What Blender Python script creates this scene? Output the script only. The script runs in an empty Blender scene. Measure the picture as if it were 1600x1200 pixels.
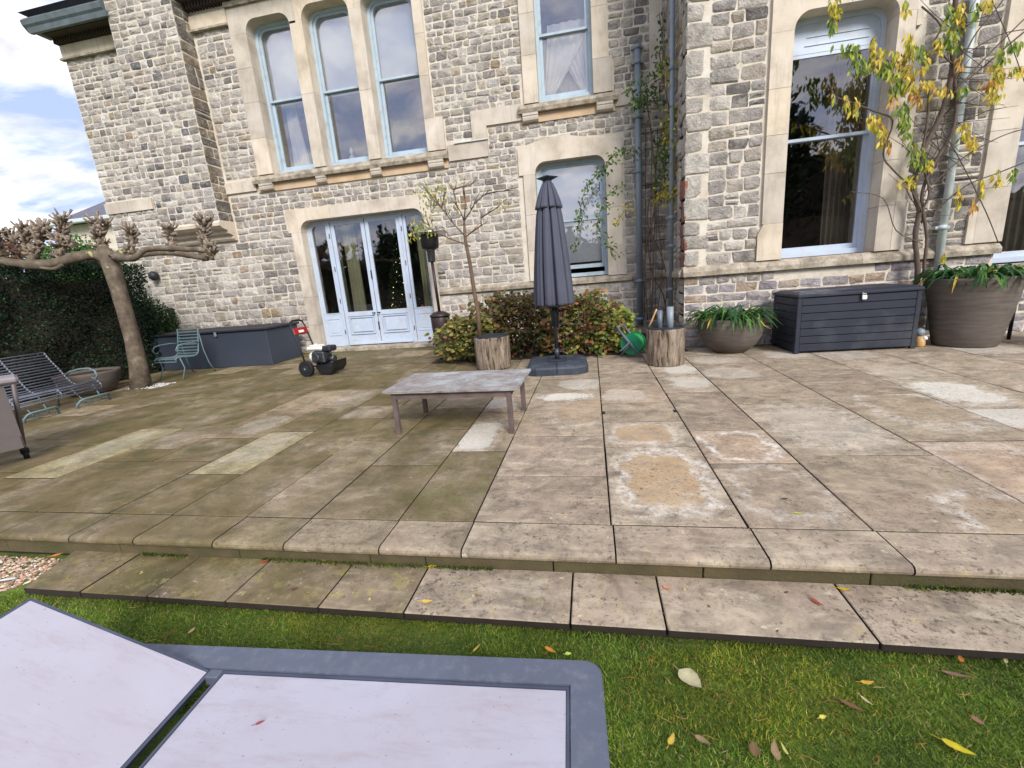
import bpy, math, random
import numpy as np
from mathutils import Vector, Matrix, Euler, noise as mnoise

SC = bpy.context.scene
COL = SC.collection
R = math.radians
rnd = random.Random(7)

# ------------------------------------------------------------------ camera, sky, sun, exposure
YAW, PITCH, ROLL, FPX, CH = -0.19098223, -0.23653747, -0.08192845, 685.14484, 1.3
cam_d = bpy.data.cameras.new('camera')
cam = bpy.data.objects.new('camera', cam_d); COL.objects.link(cam)
cy, sy, cp, sp = math.cos(YAW), math.sin(YAW), math.cos(PITCH), math.sin(PITCH)
Fw = Vector((sy*cp, cy*cp, sp)); Rt = Vector((cy, -sy, 0)); Up = Rt.cross(Fw)
c_, s_ = math.cos(ROLL), math.sin(ROLL)
R2 = c_*Rt + s_*Up; U2 = -s_*Rt + c_*Up
cam.matrix_world = Matrix(((R2.x, U2.x, -Fw.x, 0), (R2.y, U2.y, -Fw.y, 0), (R2.z, U2.z, -Fw.z, CH), (0, 0, 0, 1)))
cam_d.sensor_width = 36; cam_d.lens = 36*FPX/1600; cam_d.clip_end = 500; cam_d.clip_start = 0.02
SC.camera = cam
EYE = Vector((0, 0, CH))
def ray(px, py): return R2*((px-800)/FPX) - U2*((py-600)/FPX) + Fw
def at(px, py, Y):                      # point of the vertical plane y=Y seen at this spot of the photograph
    d = ray(px, py); return EYE + d*(Y/d.y)
def gr(px, py, z=0.0):                  # point of the level plane z
    d = ray(px, py); return EYE + d*((z-CH)/d.z)
def proj(p):
    v = Vector(p)-EYE; w = v.dot(Fw)
    if w < .05: return None
    return 800+FPX*v.dot(R2)/w, 600-FPX*v.dot(U2)/w, w

W = bpy.data.worlds.new('World'); SC.world = W; W.use_nodes = True
SUN_EL, SUN_ROT = R(34), R(150)
def build_world():
    nt = W.node_tree; nt.nodes.clear(); N = nt.nodes.new; L = nt.links.new
    out = N('ShaderNodeOutputWorld'); bg = N('ShaderNodeBackground'); bg.inputs[1].default_value = 0.1
    sky = N('ShaderNodeTexSky'); sky.sky_type = 'NISHITA'; sky.sun_disc = False
    sky.sun_elevation = SUN_EL; sky.sun_rotation = SUN_ROT; sky.dust_density = 1.5
    tc = N('ShaderNodeTexCoord'); sep = N('ShaderNodeSeparateXYZ'); L(tc.outputs['Generated'], sep.inputs[0])
    # keep the haze round the sun from burning out
    # cloud layer: project direction on a flat deck so that clouds flatten towards the horizon
    add = N('ShaderNodeMath'); add.operation = 'ADD'; add.inputs[1].default_value = 0.22; L(sep.outputs[2], add.inputs[0])
    mx = N('ShaderNodeMath'); mx.operation = 'MAXIMUM'; mx.inputs[1].default_value = 0.08; L(add.outputs[0], mx.inputs[0])
    vd = N('ShaderNodeVectorMath'); vd.operation = 'DIVIDE'; cmb = N('ShaderNodeCombineXYZ')
    for i in range(3): L(mx.outputs[0], cmb.inputs[i])
    L(tc.outputs['Generated'], vd.inputs[0]); L(cmb.outputs[0], vd.inputs[1])
    mp = N('ShaderNodeMapping'); mp.inputs['Scale'].default_value = (1.5, 1.9, 0.55); mp.inputs['Location'].default_value = (3.1, .8, 0)
    L(vd.outputs[0], mp.inputs[0])
    n1 = N('ShaderNodeTexNoise'); n1.inputs['Scale'].default_value = 1.9; n1.inputs['Detail'].default_value = 9; n1.inputs['Roughness'].default_value = .55
    n1.inputs['Distortion'].default_value = .35
    L(mp.outputs[0], n1.inputs['Vector'])
    cr = N('ShaderNodeValToRGB'); cr.color_ramp.elements[0].position = .38; cr.color_ramp.elements[1].position = .56
    L(n1.outputs[0], cr.inputs[0])
    n2 = N('ShaderNodeTexNoise'); n2.inputs['Scale'].default_value = 3.3; n2.inputs['Detail'].default_value = 6
    L(mp.outputs[0], n2.inputs['Vector'])
    cc = N('ShaderNodeValToRGB'); e = cc.color_ramp.elements
    e[0].position = .36; e[0].color = (4.3, 4.3, 5.6, 1); e[1].position = .62; e[1].color = (7.2, 7.1, 7.3, 1)
    L(n2.outputs[0], cc.inputs[0])
    blue = N('ShaderNodeMixRGB'); blue.inputs[0].default_value = .88; blue.inputs[2].default_value = (2.7, 3.3, 5.3, 1)
    L(sky.outputs[0], blue.inputs[1])
    mix = N('ShaderNodeMixRGB'); L(cr.outputs[0], mix.inputs[0]); L(blue.outputs[0], mix.inputs[1]); L(cc.outputs[0], mix.inputs[2])
    dk = N('ShaderNodeMixRGB'); dk.blend_type = 'DARKEN'; dk.inputs[0].default_value = 1; dk.inputs[2].default_value = (7.0, 7.0, 7.4, 1); L(mix.outputs[0], dk.inputs[1]); L(dk.outputs[0], bg.inputs[0]); L(bg.outputs[0], out.inputs[0])
build_world()
sl = bpy.data.lights.new('sun', 'SUN'); sl.energy = 2.0; sl.angle = R(22); sl.color = (1, .97, .93)
sun = bpy.data.objects.new('sun', sl); COL.objects.link(sun)
# sky sun_rotation is measured from +Y clockwise seen from above
sd = Vector((math.sin(SUN_ROT)*math.cos(SUN_EL), math.cos(SUN_ROT)*math.cos(SUN_EL), math.sin(SUN_EL)))
sun.rotation_euler = (-sd).to_track_quat('-Z', 'Y').to_euler()
SC.view_settings.view_transform = 'Standard'; SC.view_settings.look = 'None'
SC.view_settings.exposure = 1.08; SC.view_settings.gamma = 1; SC.view_settings.use_curve_mapping = False
SC.cycles.max_bounces = 8; SC.cycles.transparent_max_bounces = 12

# ------------------------------------------------------------------ materials
def rgb(r, g, b):                       # sRGB 0..255 -> linear
    f = lambda v: (v/255/12.92) if v/255 <= .04045 else ((v/255+.055)/1.055)**2.4
    return (f(r), f(g), f(b), 1)
class NT:
    def __init__(s, name):
        s.m = bpy.data.materials.new(name); s.m.use_nodes = True; s.t = s.m.node_tree; s.t.nodes.clear()
        s.out = s.N('ShaderNodeOutputMaterial'); s.b = s.N('ShaderNodeBsdfPrincipled'); s.L(s.b.outputs[0], s.out.inputs[0])
        s._tc = None
    def N(s, t, **k):
        n = s.t.nodes.new(t)
        for a, v in k.items(): setattr(n, a, v)
        return n
    def L(s, a, b): s.t.links.new(a, b)
    def tc(s, o='Object'):
        if not s._tc: s._tc = s.N('ShaderNodeTexCoord')
        return s._tc.outputs[o]
    def pos(s): return s.N('ShaderNodeNewGeometry').outputs['Position']
    def noise(s, scale, detail=4, vec=None, rough=.5, dist=0, dim='3D'):
        n = s.N('ShaderNodeTexNoise'); n.inputs['Scale'].default_value = scale; n.inputs['Detail'].default_value = detail
        n.inputs['Roughness'].default_value = rough; n.inputs['Distortion'].default_value = dist
        s.L(vec if vec is not None else s.pos(), n.inputs['Vector']); return n.outputs[0]
    def ramp(s, fac, *stops):
        r = s.N('ShaderNodeValToRGB'); el = r.color_ramp.elements
        while len(el) < len(stops): el.new(.5)
        for e, (p, c) in zip(el, stops):
            e.position = p; e.color = c if len(c) == 4 else (*c, 1)
        s.L(fac, r.inputs[0]); return r.outputs[0]
    def step(s, fac, a, b, inv=False):
        n = s.N('ShaderNodeMapRange'); n.inputs[1].default_value = a; n.inputs[2].default_value = b
        n.inputs[3].default_value = 1 if inv else 0; n.inputs[4].default_value = 0 if inv else 1
        s.L(fac, n.inputs[0]); return n.outputs[0]
    def mix(s, fac, a, b, mode='MIX'):
        n = s.N('ShaderNodeMixRGB', blend_type=mode)
        for i, v in ((0, fac), (1, a), (2, b)):
            if hasattr(v, 'is_output'): s.L(v, n.inputs[i])
            else: n.inputs[i].default_value = v
        return n.outputs[0]
    def math(s, op, a, b=0.0):
        n = s.N('ShaderNodeMath', operation=op)
        for i, v in ((0, a), (1, b)):
            if hasattr(v, 'is_output'): s.L(v, n.inputs[i])
            else: n.inputs[i].default_value = v
        return n.outputs[0]
    def attr(s, name, typ='GEOMETRY', out='Color'):
        n = s.N('ShaderNodeAttribute', attribute_name=name, attribute_type=typ); return n.outputs[out]
    def set(s, color=None, rough=None, metal=None, bump=None, bs=.3, bd=.01):
        for k, v in (('Base Color', color), ('Roughness', rough), ('Metallic', metal)):
            if v is None: continue
            if hasattr(v, 'is_output'): s.L(v, s.b.inputs[k])
            else: s.b.inputs[k].default_value = v
        if bump is not None:
            n = s.N('ShaderNodeBump'); n.inputs['Strength'].default_value = bs; n.inputs['Distance'].default_value = bd
            s.L(bump, n.inputs['Height']); s.L(n.outputs[0], s.b.inputs['Normal'])
        return s.m
def G1(v): return (v, v, v, 1)
def simple(name, col, rough=.6, metal=0, var=.25, scale=6, bump=.15, bd=.004, dirt=None, dscale=2.5, spec=None, world=False):
    t = NT(name); vec = t.pos() if world else t.tc()
    n = t.noise(scale, 5, vec); f = t.ramp(n, (.3, G1(1-var)), (.7, G1(1+var*.6)))
    c = t.mix(1, col, f, 'MULTIPLY')
    if dirt is not None:
        d = t.step(t.noise(dscale, 7, vec, .65), .5, .72); c = t.mix(t.math('MULTIPLY', d, .75), c, dirt)
    t.set(c, rough, metal, bump=t.noise(scale*9, 4, vec), bs=bump, bd=bd)
    if spec is not None: t.b.inputs['Specular IOR Level'].default_value = spec
    return t.m
M = {}
def mk_stone():
    t = NT('rubble_stone'); c = t.attr('Col')
    n = t.noise(8, 9, None, .75); f = t.ramp(n, (.34, G1(.66)), (.5, G1(1)), (.64, G1(1.34)))
    c = t.mix(1, c, f, 'MULTIPLY')
    sp_ = t.step(t.noise(24, 6, None, .75), .56, .66); c = t.mix(t.math('MULTIPLY', sp_, .6), c, rgb(70, 66, 66))
    wh = t.step(t.noise(23, 6, None, .7), .56, .72); c = t.mix(t.math('MULTIPLY', wh, .6), c, rgb(212, 206, 196)); w2 = t.step(t.noise(2.6, 6, None, .65), .5, .64); c = t.mix(t.math('MULTIPLY', w2, .5), c, rgb(204, 196, 182))
    big = t.step(t.noise(.9, 5, None, .6), .5, .75); c = t.mix(t.math('MULTIPLY', big, .3), c, rgb(118, 112, 108))
    h = t.math('ADD', t.noise(11, 8, None, .75), t.math('MULTIPLY', t.noise(45, 4), .3))
    return t.set(c, .92, bump=h, bs=1, bd=.06)
M['stone'] = mk_stone()
def mk_mortar():
    t = NT('lime_mortar'); n = t.noise(5, 7, None, .65)
    c = t.ramp(n, (.3, rgb(186, 174, 156)), (.5, rgb(206, 196, 179)), (.7, rgb(216, 208, 194)))
    return t.set(c, .95, bump=t.noise(50, 6, None, .7), bs=.6, bd=.02)
M['mortar'] = mk_mortar()
def mk_ashlar():
    t = NT('dressed_limestone'); n = t.noise(2.2, 7, None, .6)
    c = t.ramp(n, (.3, rgb(176, 167, 154)), (.5, rgb(204, 196, 182)), (.68, rgb(214, 208, 198)))
    rv = t.attr('rv', 'OBJECT', 'Fac'); c = t.mix(1, c, t.ramp(rv, (0, rgb(226, 222, 218)), (.5, rgb(250, 245, 240)), (1, rgb(255, 246, 232))), 'MULTIPLY')
    m = t.N('ShaderNodeMapping'); m.inputs['Scale'].default_value = (5, 5, .8); t.L(t.pos(), m.inputs[0])
    st = t.step(t.noise(2.2, 6, m.outputs[0], .7), .52, .72); c = t.mix(t.math('MULTIPLY', st, .5), c, rgb(150, 140, 128))
    sp_ = t.step(t.noise(55, 5, None, .7), .60, .72); c = t.mix(t.math('MULTIPLY', sp_, .35), c, rgb(120, 112, 100))
    return t.set(c, .9, bump=t.noise(45, 6, None, .7), bs=.35, bd=.008)
M['ashlar'] = mk_ashlar()
def mk_sill():
    t = NT('weathered_sill_stone'); n = t.noise(6, 8, None, .7)
    c = t.ramp(n, (.32, rgb(108, 100, 88)), (.5, rgb(156, 144, 126)), (.7, rgb(196, 186, 168)))
    sp_ = t.step(t.noise(30, 5, None, .7), .56, .68); c = t.mix(t.math('MULTIPLY', sp_, .6), c, rgb(90, 84, 76))
    return t.set(c, .95, bump=t.noise(40, 6, None, .7), bs=.5, bd=.012)
M['sill'] = mk_sill()
M['ochre'] = simple('ochre_limestone', rgb(196, 168, 134), .9, scale=4, var=.2, bump=.3, dirt=rgb(190, 170, 150), world=True)
def mk_slab():
    t = NT('yorkstone_slab'); P = t.pos(); sepr = t.N('ShaderNodeSeparateXYZ'); t.L(P, sepr.inputs[0])
    oi = t.N('ShaderNodeObjectInfo')
    off = t.N('ShaderNodeVectorMath', operation='ADD'); t.L(P, off.inputs[0])
    sc = t.N('ShaderNodeVectorMath', operation='SCALE'); t.L(oi.outputs['Location'], sc.inputs[0]); sc.inputs[3].default_value = 3.7
    t.L(sc.outputs[0], off.inputs[1]); V = off.outputs[0]
    tone = t.attr('tone', 'OBJECT', 'Fac')
    base = t.ramp(tone, (0, rgb(134, 119, 103)), (.35, rgb(151, 136, 117)), (.6, rgb(157, 143, 122)), (.8, rgb(163, 143, 121)), (1, rgb(166, 155, 119)))
    n = t.noise(5.5, 10, V, .72, .5); c = t.mix(1, base, t.ramp(n, (.34, G1(.52)), (.5, G1(1)), (.66, G1(1.42))), 'MULTIPLY')
    # streaky bedding
    mpp = t.N('ShaderNodeMapping'); mpp.inputs['Scale'].default_value = (2.2, 7, 2); t.L(V, mpp.inputs[0])
    s2 = t.noise(1.6, 6, mpp.outputs[0], .6, 1.2); c = t.mix(t.math('MULTIPLY', t.step(s2, .54, .68), .38), c, rgb(206, 194, 168))
    c = t.mix(t.math('MULTIPLY', t.step(s2, .46, .33), .4), c, rgb(112, 98, 92))
    pk = t.noise(1.9, 5, V, .5); c = t.mix(t.math('MULTIPLY', t.step(pk, .50, .64), .25), c, rgb(168, 144, 124))
    ye = t.noise(11, 6, V, .7); c = t.mix(t.math('MULTIPLY', t.step(ye, .58, .70), .35), c, rgb(196, 176, 120))
    al0 = t.attr('algae', 'OBJECT', 'Fac'); o2 = t.N('ShaderNodeMapping'); o2.inputs['Location'].default_value = (7, 3, 1); o2.inputs['Scale'].default_value = (1, .8, 1); t.L(P, o2.inputs[0]); off2 = o2.outputs[0]
    # stain: dried puddle ring in the slab's own coordinates
    o = t.N('ShaderNodeVectorMath', operation='ADD'); t.L(t.tc('Object'), o.inputs[0])
    jit = t.N('ShaderNodeTexNoise'); jit.inputs['Scale'].default_value = 5.5; jit.inputs['Detail'].default_value = 9; jit.inputs['Roughness'].default_value = .62; t.L(V, jit.inputs['Vector'])
    js = t.N('ShaderNodeVectorMath', operation='MULTIPLY_ADD'); t.L(jit.outputs[1], js.inputs[0]); js.inputs[1].default_value = (.34, .34, 0); js.inputs[2].default_value = (-.17, -.17, 0)
    t.L(js.outputs[0], o.inputs[1])
    inv = t.N('ShaderNodeVectorMath', operation='MULTIPLY'); t.L(o.outputs[0], inv.inputs[0]); t.L(t.attr('inv', 'OBJECT', 'Vector'), inv.inputs[1])
    fl = t.N('ShaderNodeVectorMath', operation='MULTIPLY'); t.L(inv.outputs[0], fl.inputs[0]); fl.inputs[1].default_value = (1, 1, 0)
    shv = t.N('ShaderNodeVectorMath', operation='SUBTRACT'); t.L(fl.outputs[0], shv.inputs[0]); t.L(t.attr('sc', 'OBJECT', 'Vector'), shv.inputs[1])
    sxyz = t.N('ShaderNodeSeparateXYZ'); t.L(shv.outputs[0], sxyz.inputs[0]); pw3 = lambda o: t.math('POWER', t.math('ABSOLUTE', o), 3.2)
    d = t.math('POWER', t.math('ADD', pw3(sxyz.outputs[0]), pw3(sxyz.outputs[1])), 1/3.2)
    ins = t.step(d, .72, .62); rim = t.math('MULTIPLY', t.step(d, .60, .74), t.step(d, .98, .80))
    rimn = t.math('MULTIPLY', rim, t.step(t.noise(12, 8, V, .75), .42, .6))
    so, sw, sm = t.attr('s_ochre', 'OBJECT', 'Fac'), t.attr('s_white', 'OBJECT', 'Fac'), t.attr('s_pale', 'OBJECT', 'Fac')
    c = t.mix(t.math('MULTIPLY', t.math('MULTIPLY', ins, so), t.step(t.noise(7, 8, V, .7), .30, .52)), c, t.ramp(t.noise(5, 6, V), (.35, rgb(164, 138, 106)), (.65, rgb(182, 158, 124))))
    c = t.mix(t.math('MULTIPLY', ins, sm), c, rgb(212, 206, 192))
    c = t.mix(t.math('MULTIPLY', rimn, sw), c, rgb(216, 208, 194))
    dm = t.noise(1.15, 9, P, .68, .8); c = t.mix(t.math('MULTIPLY', t.math('MULTIPLY', al0, t.step(dm, .44, .58)), .74), c, rgb(66, 54, 28))
    pm = t.noise(1.6, 8, off2, .66, .6); c = t.mix(t.math('MULTIPLY', t.math('MULTIPLY', al0, t.step(pm, .56, .66)), .45), c, rgb(176, 162, 108))
    li = t.math('MULTIPLY', t.attr('lich', 'OBJECT', 'Fac'), t.step(t.noise(14, 4, P, .6), .57, .61)); c = t.mix(t.math('MULTIPLY', li, .8), c, rgb(172, 160, 108))
    # black lichen specks, clustered
    sk = t.math('MULTIPLY', t.step(t.noise(34, 6, P, .8), .54, .61), t.step(t.noise(3.1, 5, V, .6), .36, .56))
    c = t.mix(t.math('MULTIPLY', sk, .75), c, rgb(62, 54, 50))
    sk2 = t.math('MULTIPLY', t.step(t.noise(75, 2, P, .6), .6, .66), t.step(t.noise(2.2, 3, V), .4, .6)); c = t.mix(t.math('MULTIPLY', sk2, .6), c, rgb(78, 68, 60))
    wl = t.step(t.noise(17, 4, V, .6), .66, .71); c = t.mix(t.math('MULTIPLY', wl, .5), c, rgb(220, 212, 190))
    # algae: grows over the shaded left part of the terrace
    al = t.attr('algae', 'OBJECT', 'Fac'); an = t.noise(1.7, 7, P, .62)
    a1 = t.math('MULTIPLY', al, t.step(an, .26, .52)); c = t.mix(t.math('MULTIPLY', a1, .80), c, rgb(96, 82, 42))
    a2 = t.math('MULTIPLY', al, t.step(t.noise(3.6, 6, P, .6), .47, .64)); c = t.mix(t.math('MULTIPLY', a2, .65), c, rgb(64, 62, 22))
    gs = t.math('MULTIPLY', t.attr('green', 'OBJECT', 'Fac'), t.step(t.noise(2.6, 8, P, .65), .46, .66)); c = t.mix(t.math('MULTIPLY', gs, .6), c, rgb(88, 98, 40))
    h = t.math('ADD', t.noise(12, 8, V, .6), t.math('MULTIPLY', t.noise(70, 4), .35))
    t.set(c, t.ramp(t.noise(3, 4, V), (.3, G1(.62)), (.7, G1(.9))), bump=h, bs=.45, bd=.012)
    t.b.inputs['Specular IOR Level'].default_value = .35
    return t.m
M['slab'] = mk_slab()
M['joint'] = simple('joint_dirt_shade', rgb(44, 36, 28), .95, scale=12, world=True)
M['riser'] = simple('mossy_riser_stone', rgb(88, 78, 52), .9, scale=8, dirt=rgb(60, 66, 32), world=True, bump=.5, bd=.01)
M['soil'] = simple('soil', rgb(60, 46, 34), .95, scale=14, dirt=rgb(92, 66, 40), world=True, bump=.8, bd=.03)
def mk_lawn():
    t = NT('mossy_turf'); n = t.noise(3.2, 7, None, .6)
    c = t.ramp(n, (.3, rgb(58, 80, 18)), (.5, rgb(96, 124, 30)), (.7, rgb(132, 142, 50)))
    f = t.step(t.noise(26, 5, None, .7), .52, .68); c = t.mix(t.math('MULTIPLY', f, .6), c, rgb(34, 38, 16))
    return t.set(c, .95, bump=t.noise(60, 6, None, .7), bs=1, bd=.03)
M['lawn'] = mk_lawn()
def mk_attr(name, rough=.6, var=.25, scale=20, trans=0.0, spec=.3, mult=(1, 1, 1, 1)):
    t = NT(name); c = t.attr('Col'); n = t.noise(scale, 4); c = t.mix(1, c, t.ramp(n, (.3, G1(1-var)), (.7, G1(1+var))), 'MULTIPLY')
    if mult != (1, 1, 1, 1): c = t.mix(1, c, mult, 'MULTIPLY')
    t.set(c, rough, bump=t.noise(scale*4, 3), bs=.2, bd=.003); t.b.inputs['Specular IOR Level'].default_value = spec
    if trans:
        tr = t.N('ShaderNodeBsdfTranslucent'); t.L(c, tr.inputs[0]); mx = t.N('ShaderNodeMixShader'); mx.inputs[0].default_value = trans
        t.L(t.b.outputs[0], mx.inputs[1]); t.L(tr.outputs[0], mx.inputs[2]); t.L(mx.outputs[0], t.out.inputs[0])
    return t.m
M['leaf'] = mk_attr('leaf_surface', .5, trans=.25)
M['grass'] = mk_attr('grass_blade', .7, trans=.25, scale=3)
M['hedge'] = mk_attr('yew_foliage', .75, trans=.1, scale=1.4, var=.4)
M['pebble'] = mk_attr('pebble', .8, scale=60)
M['white_paint'] = simple('pale_blue_white_paint', rgb(182, 194, 210), .45, var=.06, scale=3, bump=.06, dirt=rgb(176, 176, 172), dscale=5)
M['blue_paint'] = simple('duck_egg_paint', rgb(172, 188, 198), .45, var=.08, scale=3, bump=.06, dirt=rgb(140, 150, 150), dscale=6)
def mk_glass(name, k, tint=(1, 1, 1, 1)):
    t = NT(name); t.t.nodes.remove(t.b)
    g = t.N('ShaderNodeBsdfGlossy'); g.inputs['Roughness'].default_value = .015
    nz = t.noise(1.1, 2, None); bp = t.N('ShaderNodeBump'); bp.inputs['Strength'].default_value = .12; bp.inputs['Distance'].default_value = .05
    t.L(nz, bp.inputs['Height']); t.L(bp.outputs[0], g.inputs['Normal'])
    tr = t.N('ShaderNodeBsdfTransparent'); tr.inputs[0].default_value = tint
    fr = t.N('ShaderNodeFresnel'); fr.inputs[0].default_value = 1.5
    f = t.math('ADD', fr.outputs[0], k); f = t.math('MINIMUM', f, 1)
    mx = t.N('ShaderNodeMixShader'); t.L(f, mx.inputs[0]); t.L(tr.outputs[0], mx.inputs[1]); t.L(g.outputs[0], mx.inputs[2])
    t.L(mx.outputs[0], t.out.inputs[0]); return t.m
M['glass'] = mk_glass('window_glass', .16)
M['glass_dark'] = mk_glass('clear_window_glass', .095)
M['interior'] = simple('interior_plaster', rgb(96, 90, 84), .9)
M['dark_floor'] = simple('interior_floor', rgb(46, 36, 30), .6)
M['blind'] = simple('white_roller_blind', rgb(226, 234, 244), .8, var=.04)
M['white_blind'] = simple('cream_roller_blind', rgb(226, 232, 236), .8, var=.04)
M['voile'] = simple('white_voile', rgb(230, 228, 226), .85, var=.05, scale=3)
M['net'] = simple('grey_net', rgb(120, 124, 140), .85, var=.05, scale=3)
M['curtain'] = simple('sage_green_curtain', rgb(176, 176, 142), .85, var=.12, scale=3)
M['curtain_beige'] = simple('taupe_curtain', rgb(120, 112, 96), .85, var=.12, scale=3)
M['gutter'] = simple('grey_painted_iron', rgb(92, 102, 106), .6, dirt=rgb(74, 82, 76), dscale=4)
M['soffit'] = simple('dark_brick_soffit', rgb(72, 60, 58), .9)
M['pipe_grey'] = simple('grey_pipe', rgb(128, 140, 148), .45, var=.12, scale=3, dirt=rgb(90, 98, 100), dscale=3)
M['pipe_white'] = simple('white_pipe', rgb(196, 206, 204), .5, var=.1, scale=3, dirt=rgb(150, 160, 150), dscale=3)
M['slate'] = simple('slate_roof', rgb(92, 92, 104), .7)
M['black_metal'] = simple('black_metal', rgb(26, 25, 27), .5, var=.3)
M['iron_rust'] = simple('rusty_iron', rgb(64, 44, 32), .8)
M['heater'] = simple('bronze_painted_steel', rgb(58, 46, 46), .45, metal=.3, var=.15)
M['heater_top'] = simple('brushed_aluminium', rgb(168, 170, 172), .35, metal=.8)
M['umb'] = simple('slate_grey_canvas', rgb(72, 75, 88), .85, var=.10, scale=3, bump=.3)
M['umb_base'] = simple('dark_slate_plastic', rgb(48, 55, 66), .6, var=.18, dirt=rgb(88, 92, 98), dscale=5)
M['umb_pole'] = simple('anthracite_aluminium', rgb(44, 50, 60), .4, var=.1)
M['box'] = simple('anthracite_resin', rgb(27, 34, 48), .55, var=.16, scale=5, dirt=rgb(66, 70, 72), dscale=2.2)
M['chest'] = simple('slate_blue_resin', rgb(52, 59, 71), .6, var=.12, scale=2)
M['chest_top'] = simple('charcoal_lid', rgb(34, 36, 44), .6)
def mk_wood():
    t = NT('weathered_teak'); m = t.N('ShaderNodeMapping'); m.inputs['Scale'].default_value = (2, 14, 14); t.L(t.tc(), m.inputs[0])
    n = t.noise(5, 7, m.outputs[0], .65); c = t.ramp(n, (.3, rgb(92, 84, 80)), (.5, rgb(134, 126, 122)), (.7, rgb(164, 158, 152)))
    b = t.step(t.noise(4, 8, t.pos(), .7), .48, .62); c = t.mix(t.math('MULTIPLY', b, .6), c, rgb(168, 178, 180)); d = t.step(t.noise(6, 8, t.pos(), .7), .56, .66); c = t.mix(t.math('MULTIPLY', d, .5), c, rgb(88, 84, 78))
    return t.set(c, .85, bump=n, bs=.5, bd=.006)
M['teak'] = mk_wood()
M['teak_leg'] = simple('weathered_leg', rgb(100, 86, 82), .85, scale=8, var=.3)
M['lounger'] = simple('grey_powder_coat', rgb(86, 92, 106), .6, var=.12, scale=3, dirt=rgb(110, 114, 120), dscale=26, bump=.08)
M['lounger_dark'] = simple('grey_rim', rgb(66, 72, 90), .5)
def mk_sling():
    t = NT('off_white_sling'); n = t.noise(2.5, 7, t.tc(), .6); c = t.ramp(n, (.3, rgb(163, 158, 165)), (.7, rgb(171, 169, 179)))
    m = t.N('ShaderNodeMapping'); m.inputs['Scale'].default_value = (1.0, 5, 1); m.inputs['Rotation'].default_value = (0, 0, R(40)); t.L(t.tc(), m.inputs[0])
    s = t.step(t.noise(3, 9, m.outputs[0], .75), .50, .68); c = t.mix(t.math('MULTIPLY', s, .5), c, rgb(148, 136, 138)); s3 = t.step(t.noise(9, 8, t.tc(), .75), .56, .7); c = t.mix(t.math('MULTIPLY', s3, .25), c, rgb(140, 130, 132))
    k = t.step(t.noise(105, 2, t.tc(), .5), .73, .75); c = t.mix(t.math('MULTIPLY', k, .7), c, rgb(92, 76, 76))
    return t.set(c, .65, bump=t.noise(160, 2, t.tc()), bs=.08, bd=.002)
M['sling'] = mk_sling()
def mk_terracotta(name, col, d):
    t = NT(name); m = t.N('ShaderNodeMapping'); m.inputs['Scale'].default_value = (1.2, 1.2, 10); t.L(t.tc(), m.inputs[0])
    n = t.noise(2.4, 6, m.outputs[0], .6); c = t.mix(1, col, t.ramp(n, (.3, G1(.72)), (.7, G1(1.25))), 'MULTIPLY')
    b = t.step(t.noise(3, 6, t.tc(), .6), .55, .75); c = t.mix(t.math('MULTIPLY', b, .4), c, d)
    return t.set(c, .85, bump=n, bs=.4, bd=.01)
M['pot'] = mk_terracotta('grey_brown_stoneware', rgb(94, 86, 78), rgb(120, 112, 104))
M['pot_dark'] = mk_terracotta('dark_stoneware', rgb(92, 82, 74), rgb(72, 74, 60))
def mk_bark():
    t = NT('log_bark'); m = t.N('ShaderNodeMapping'); m.inputs['Scale'].default_value = (9, 9, 1.6); t.L(t.tc(), m.inputs[0])
    n = t.noise(2.6, 8, m.outputs[0], .65, .4); c = t.ramp(n, (.38, rgb(58, 46, 38)), (.48, rgb(128, 112, 94)), (.7, rgb(172, 158, 140)))
    return t.set(c, .95, bump=n, bs=1, bd=.05)
M['bark'] = mk_bark()
def mk_plane():
    t = NT('plane_bark'); n = t.noise(7, 7, None, .65); c = t.ramp(n, (.3, rgb(66, 56, 46)), (.55, rgb(104, 92, 76)), (.72, rgb(138, 128, 112)))
    y = t.step(t.noise(6.5, 2, None), .70, .72); c = t.mix(y, c, rgb(160, 158, 96))
    return t.set(c, .9, bump=n, bs=.6, bd=.02)
M['plane'] = mk_plane()
M['knuckle'] = simple('knobbly_pollard_bark', rgb(156, 140, 122), .95, scale=22, var=.6, bump=.8, bd=.02, world=True)
M['stem'] = simple('brown_stem', rgb(104, 84, 66), .9, scale=12, var=.3)
M['stem_dark'] = simple('grey_brown_stem', rgb(92, 78, 68), .9, scale=12, var=.3)
M['green_iron'] = simple('verdigris_painted_iron', rgb(100, 124, 128), .55, scale=9, var=.2, dirt=rgb(84, 88, 84), dscale=9)
M['grey_iron'] = simple('grey_painted_iron_slat', rgb(112, 116, 128), .5, scale=9, var=.25)
M['bbq'] = simple('grey_brown_steel', rgb(94, 86, 84), .5, var=.1)
M['bbq_lid'] = simple('pale_grey_shelf', rgb(132, 124, 126), .5, var=.1)
M['red'] = simple('red_plastic', rgb(158, 26, 34), .4)
M['white_plastic'] = simple('cream_plastic', rgb(222, 220, 212), .35, var=.05)
M['engine'] = simple('cast_engine', rgb(92, 94, 98), .4, metal=.7, scale=30, var=.5, bump=.6)
M['rubber'] = simple('black_rubber', rgb(22, 22, 24), .8)
M['reel'] = simple('green_plastic_drum', rgb(14, 128, 84), .4)
M['hose'] = simple('green_hose', rgb(40, 150, 70), .5)
M['hose_tan'] = simple('tan_hose', rgb(196, 158, 104), .5)
M['reel_grey'] = simple('grey_plastic_reel', rgb(92, 102, 112), .5)
M['copper'] = simple('brick_red_stone', rgb(140, 84, 66), .9)
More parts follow.
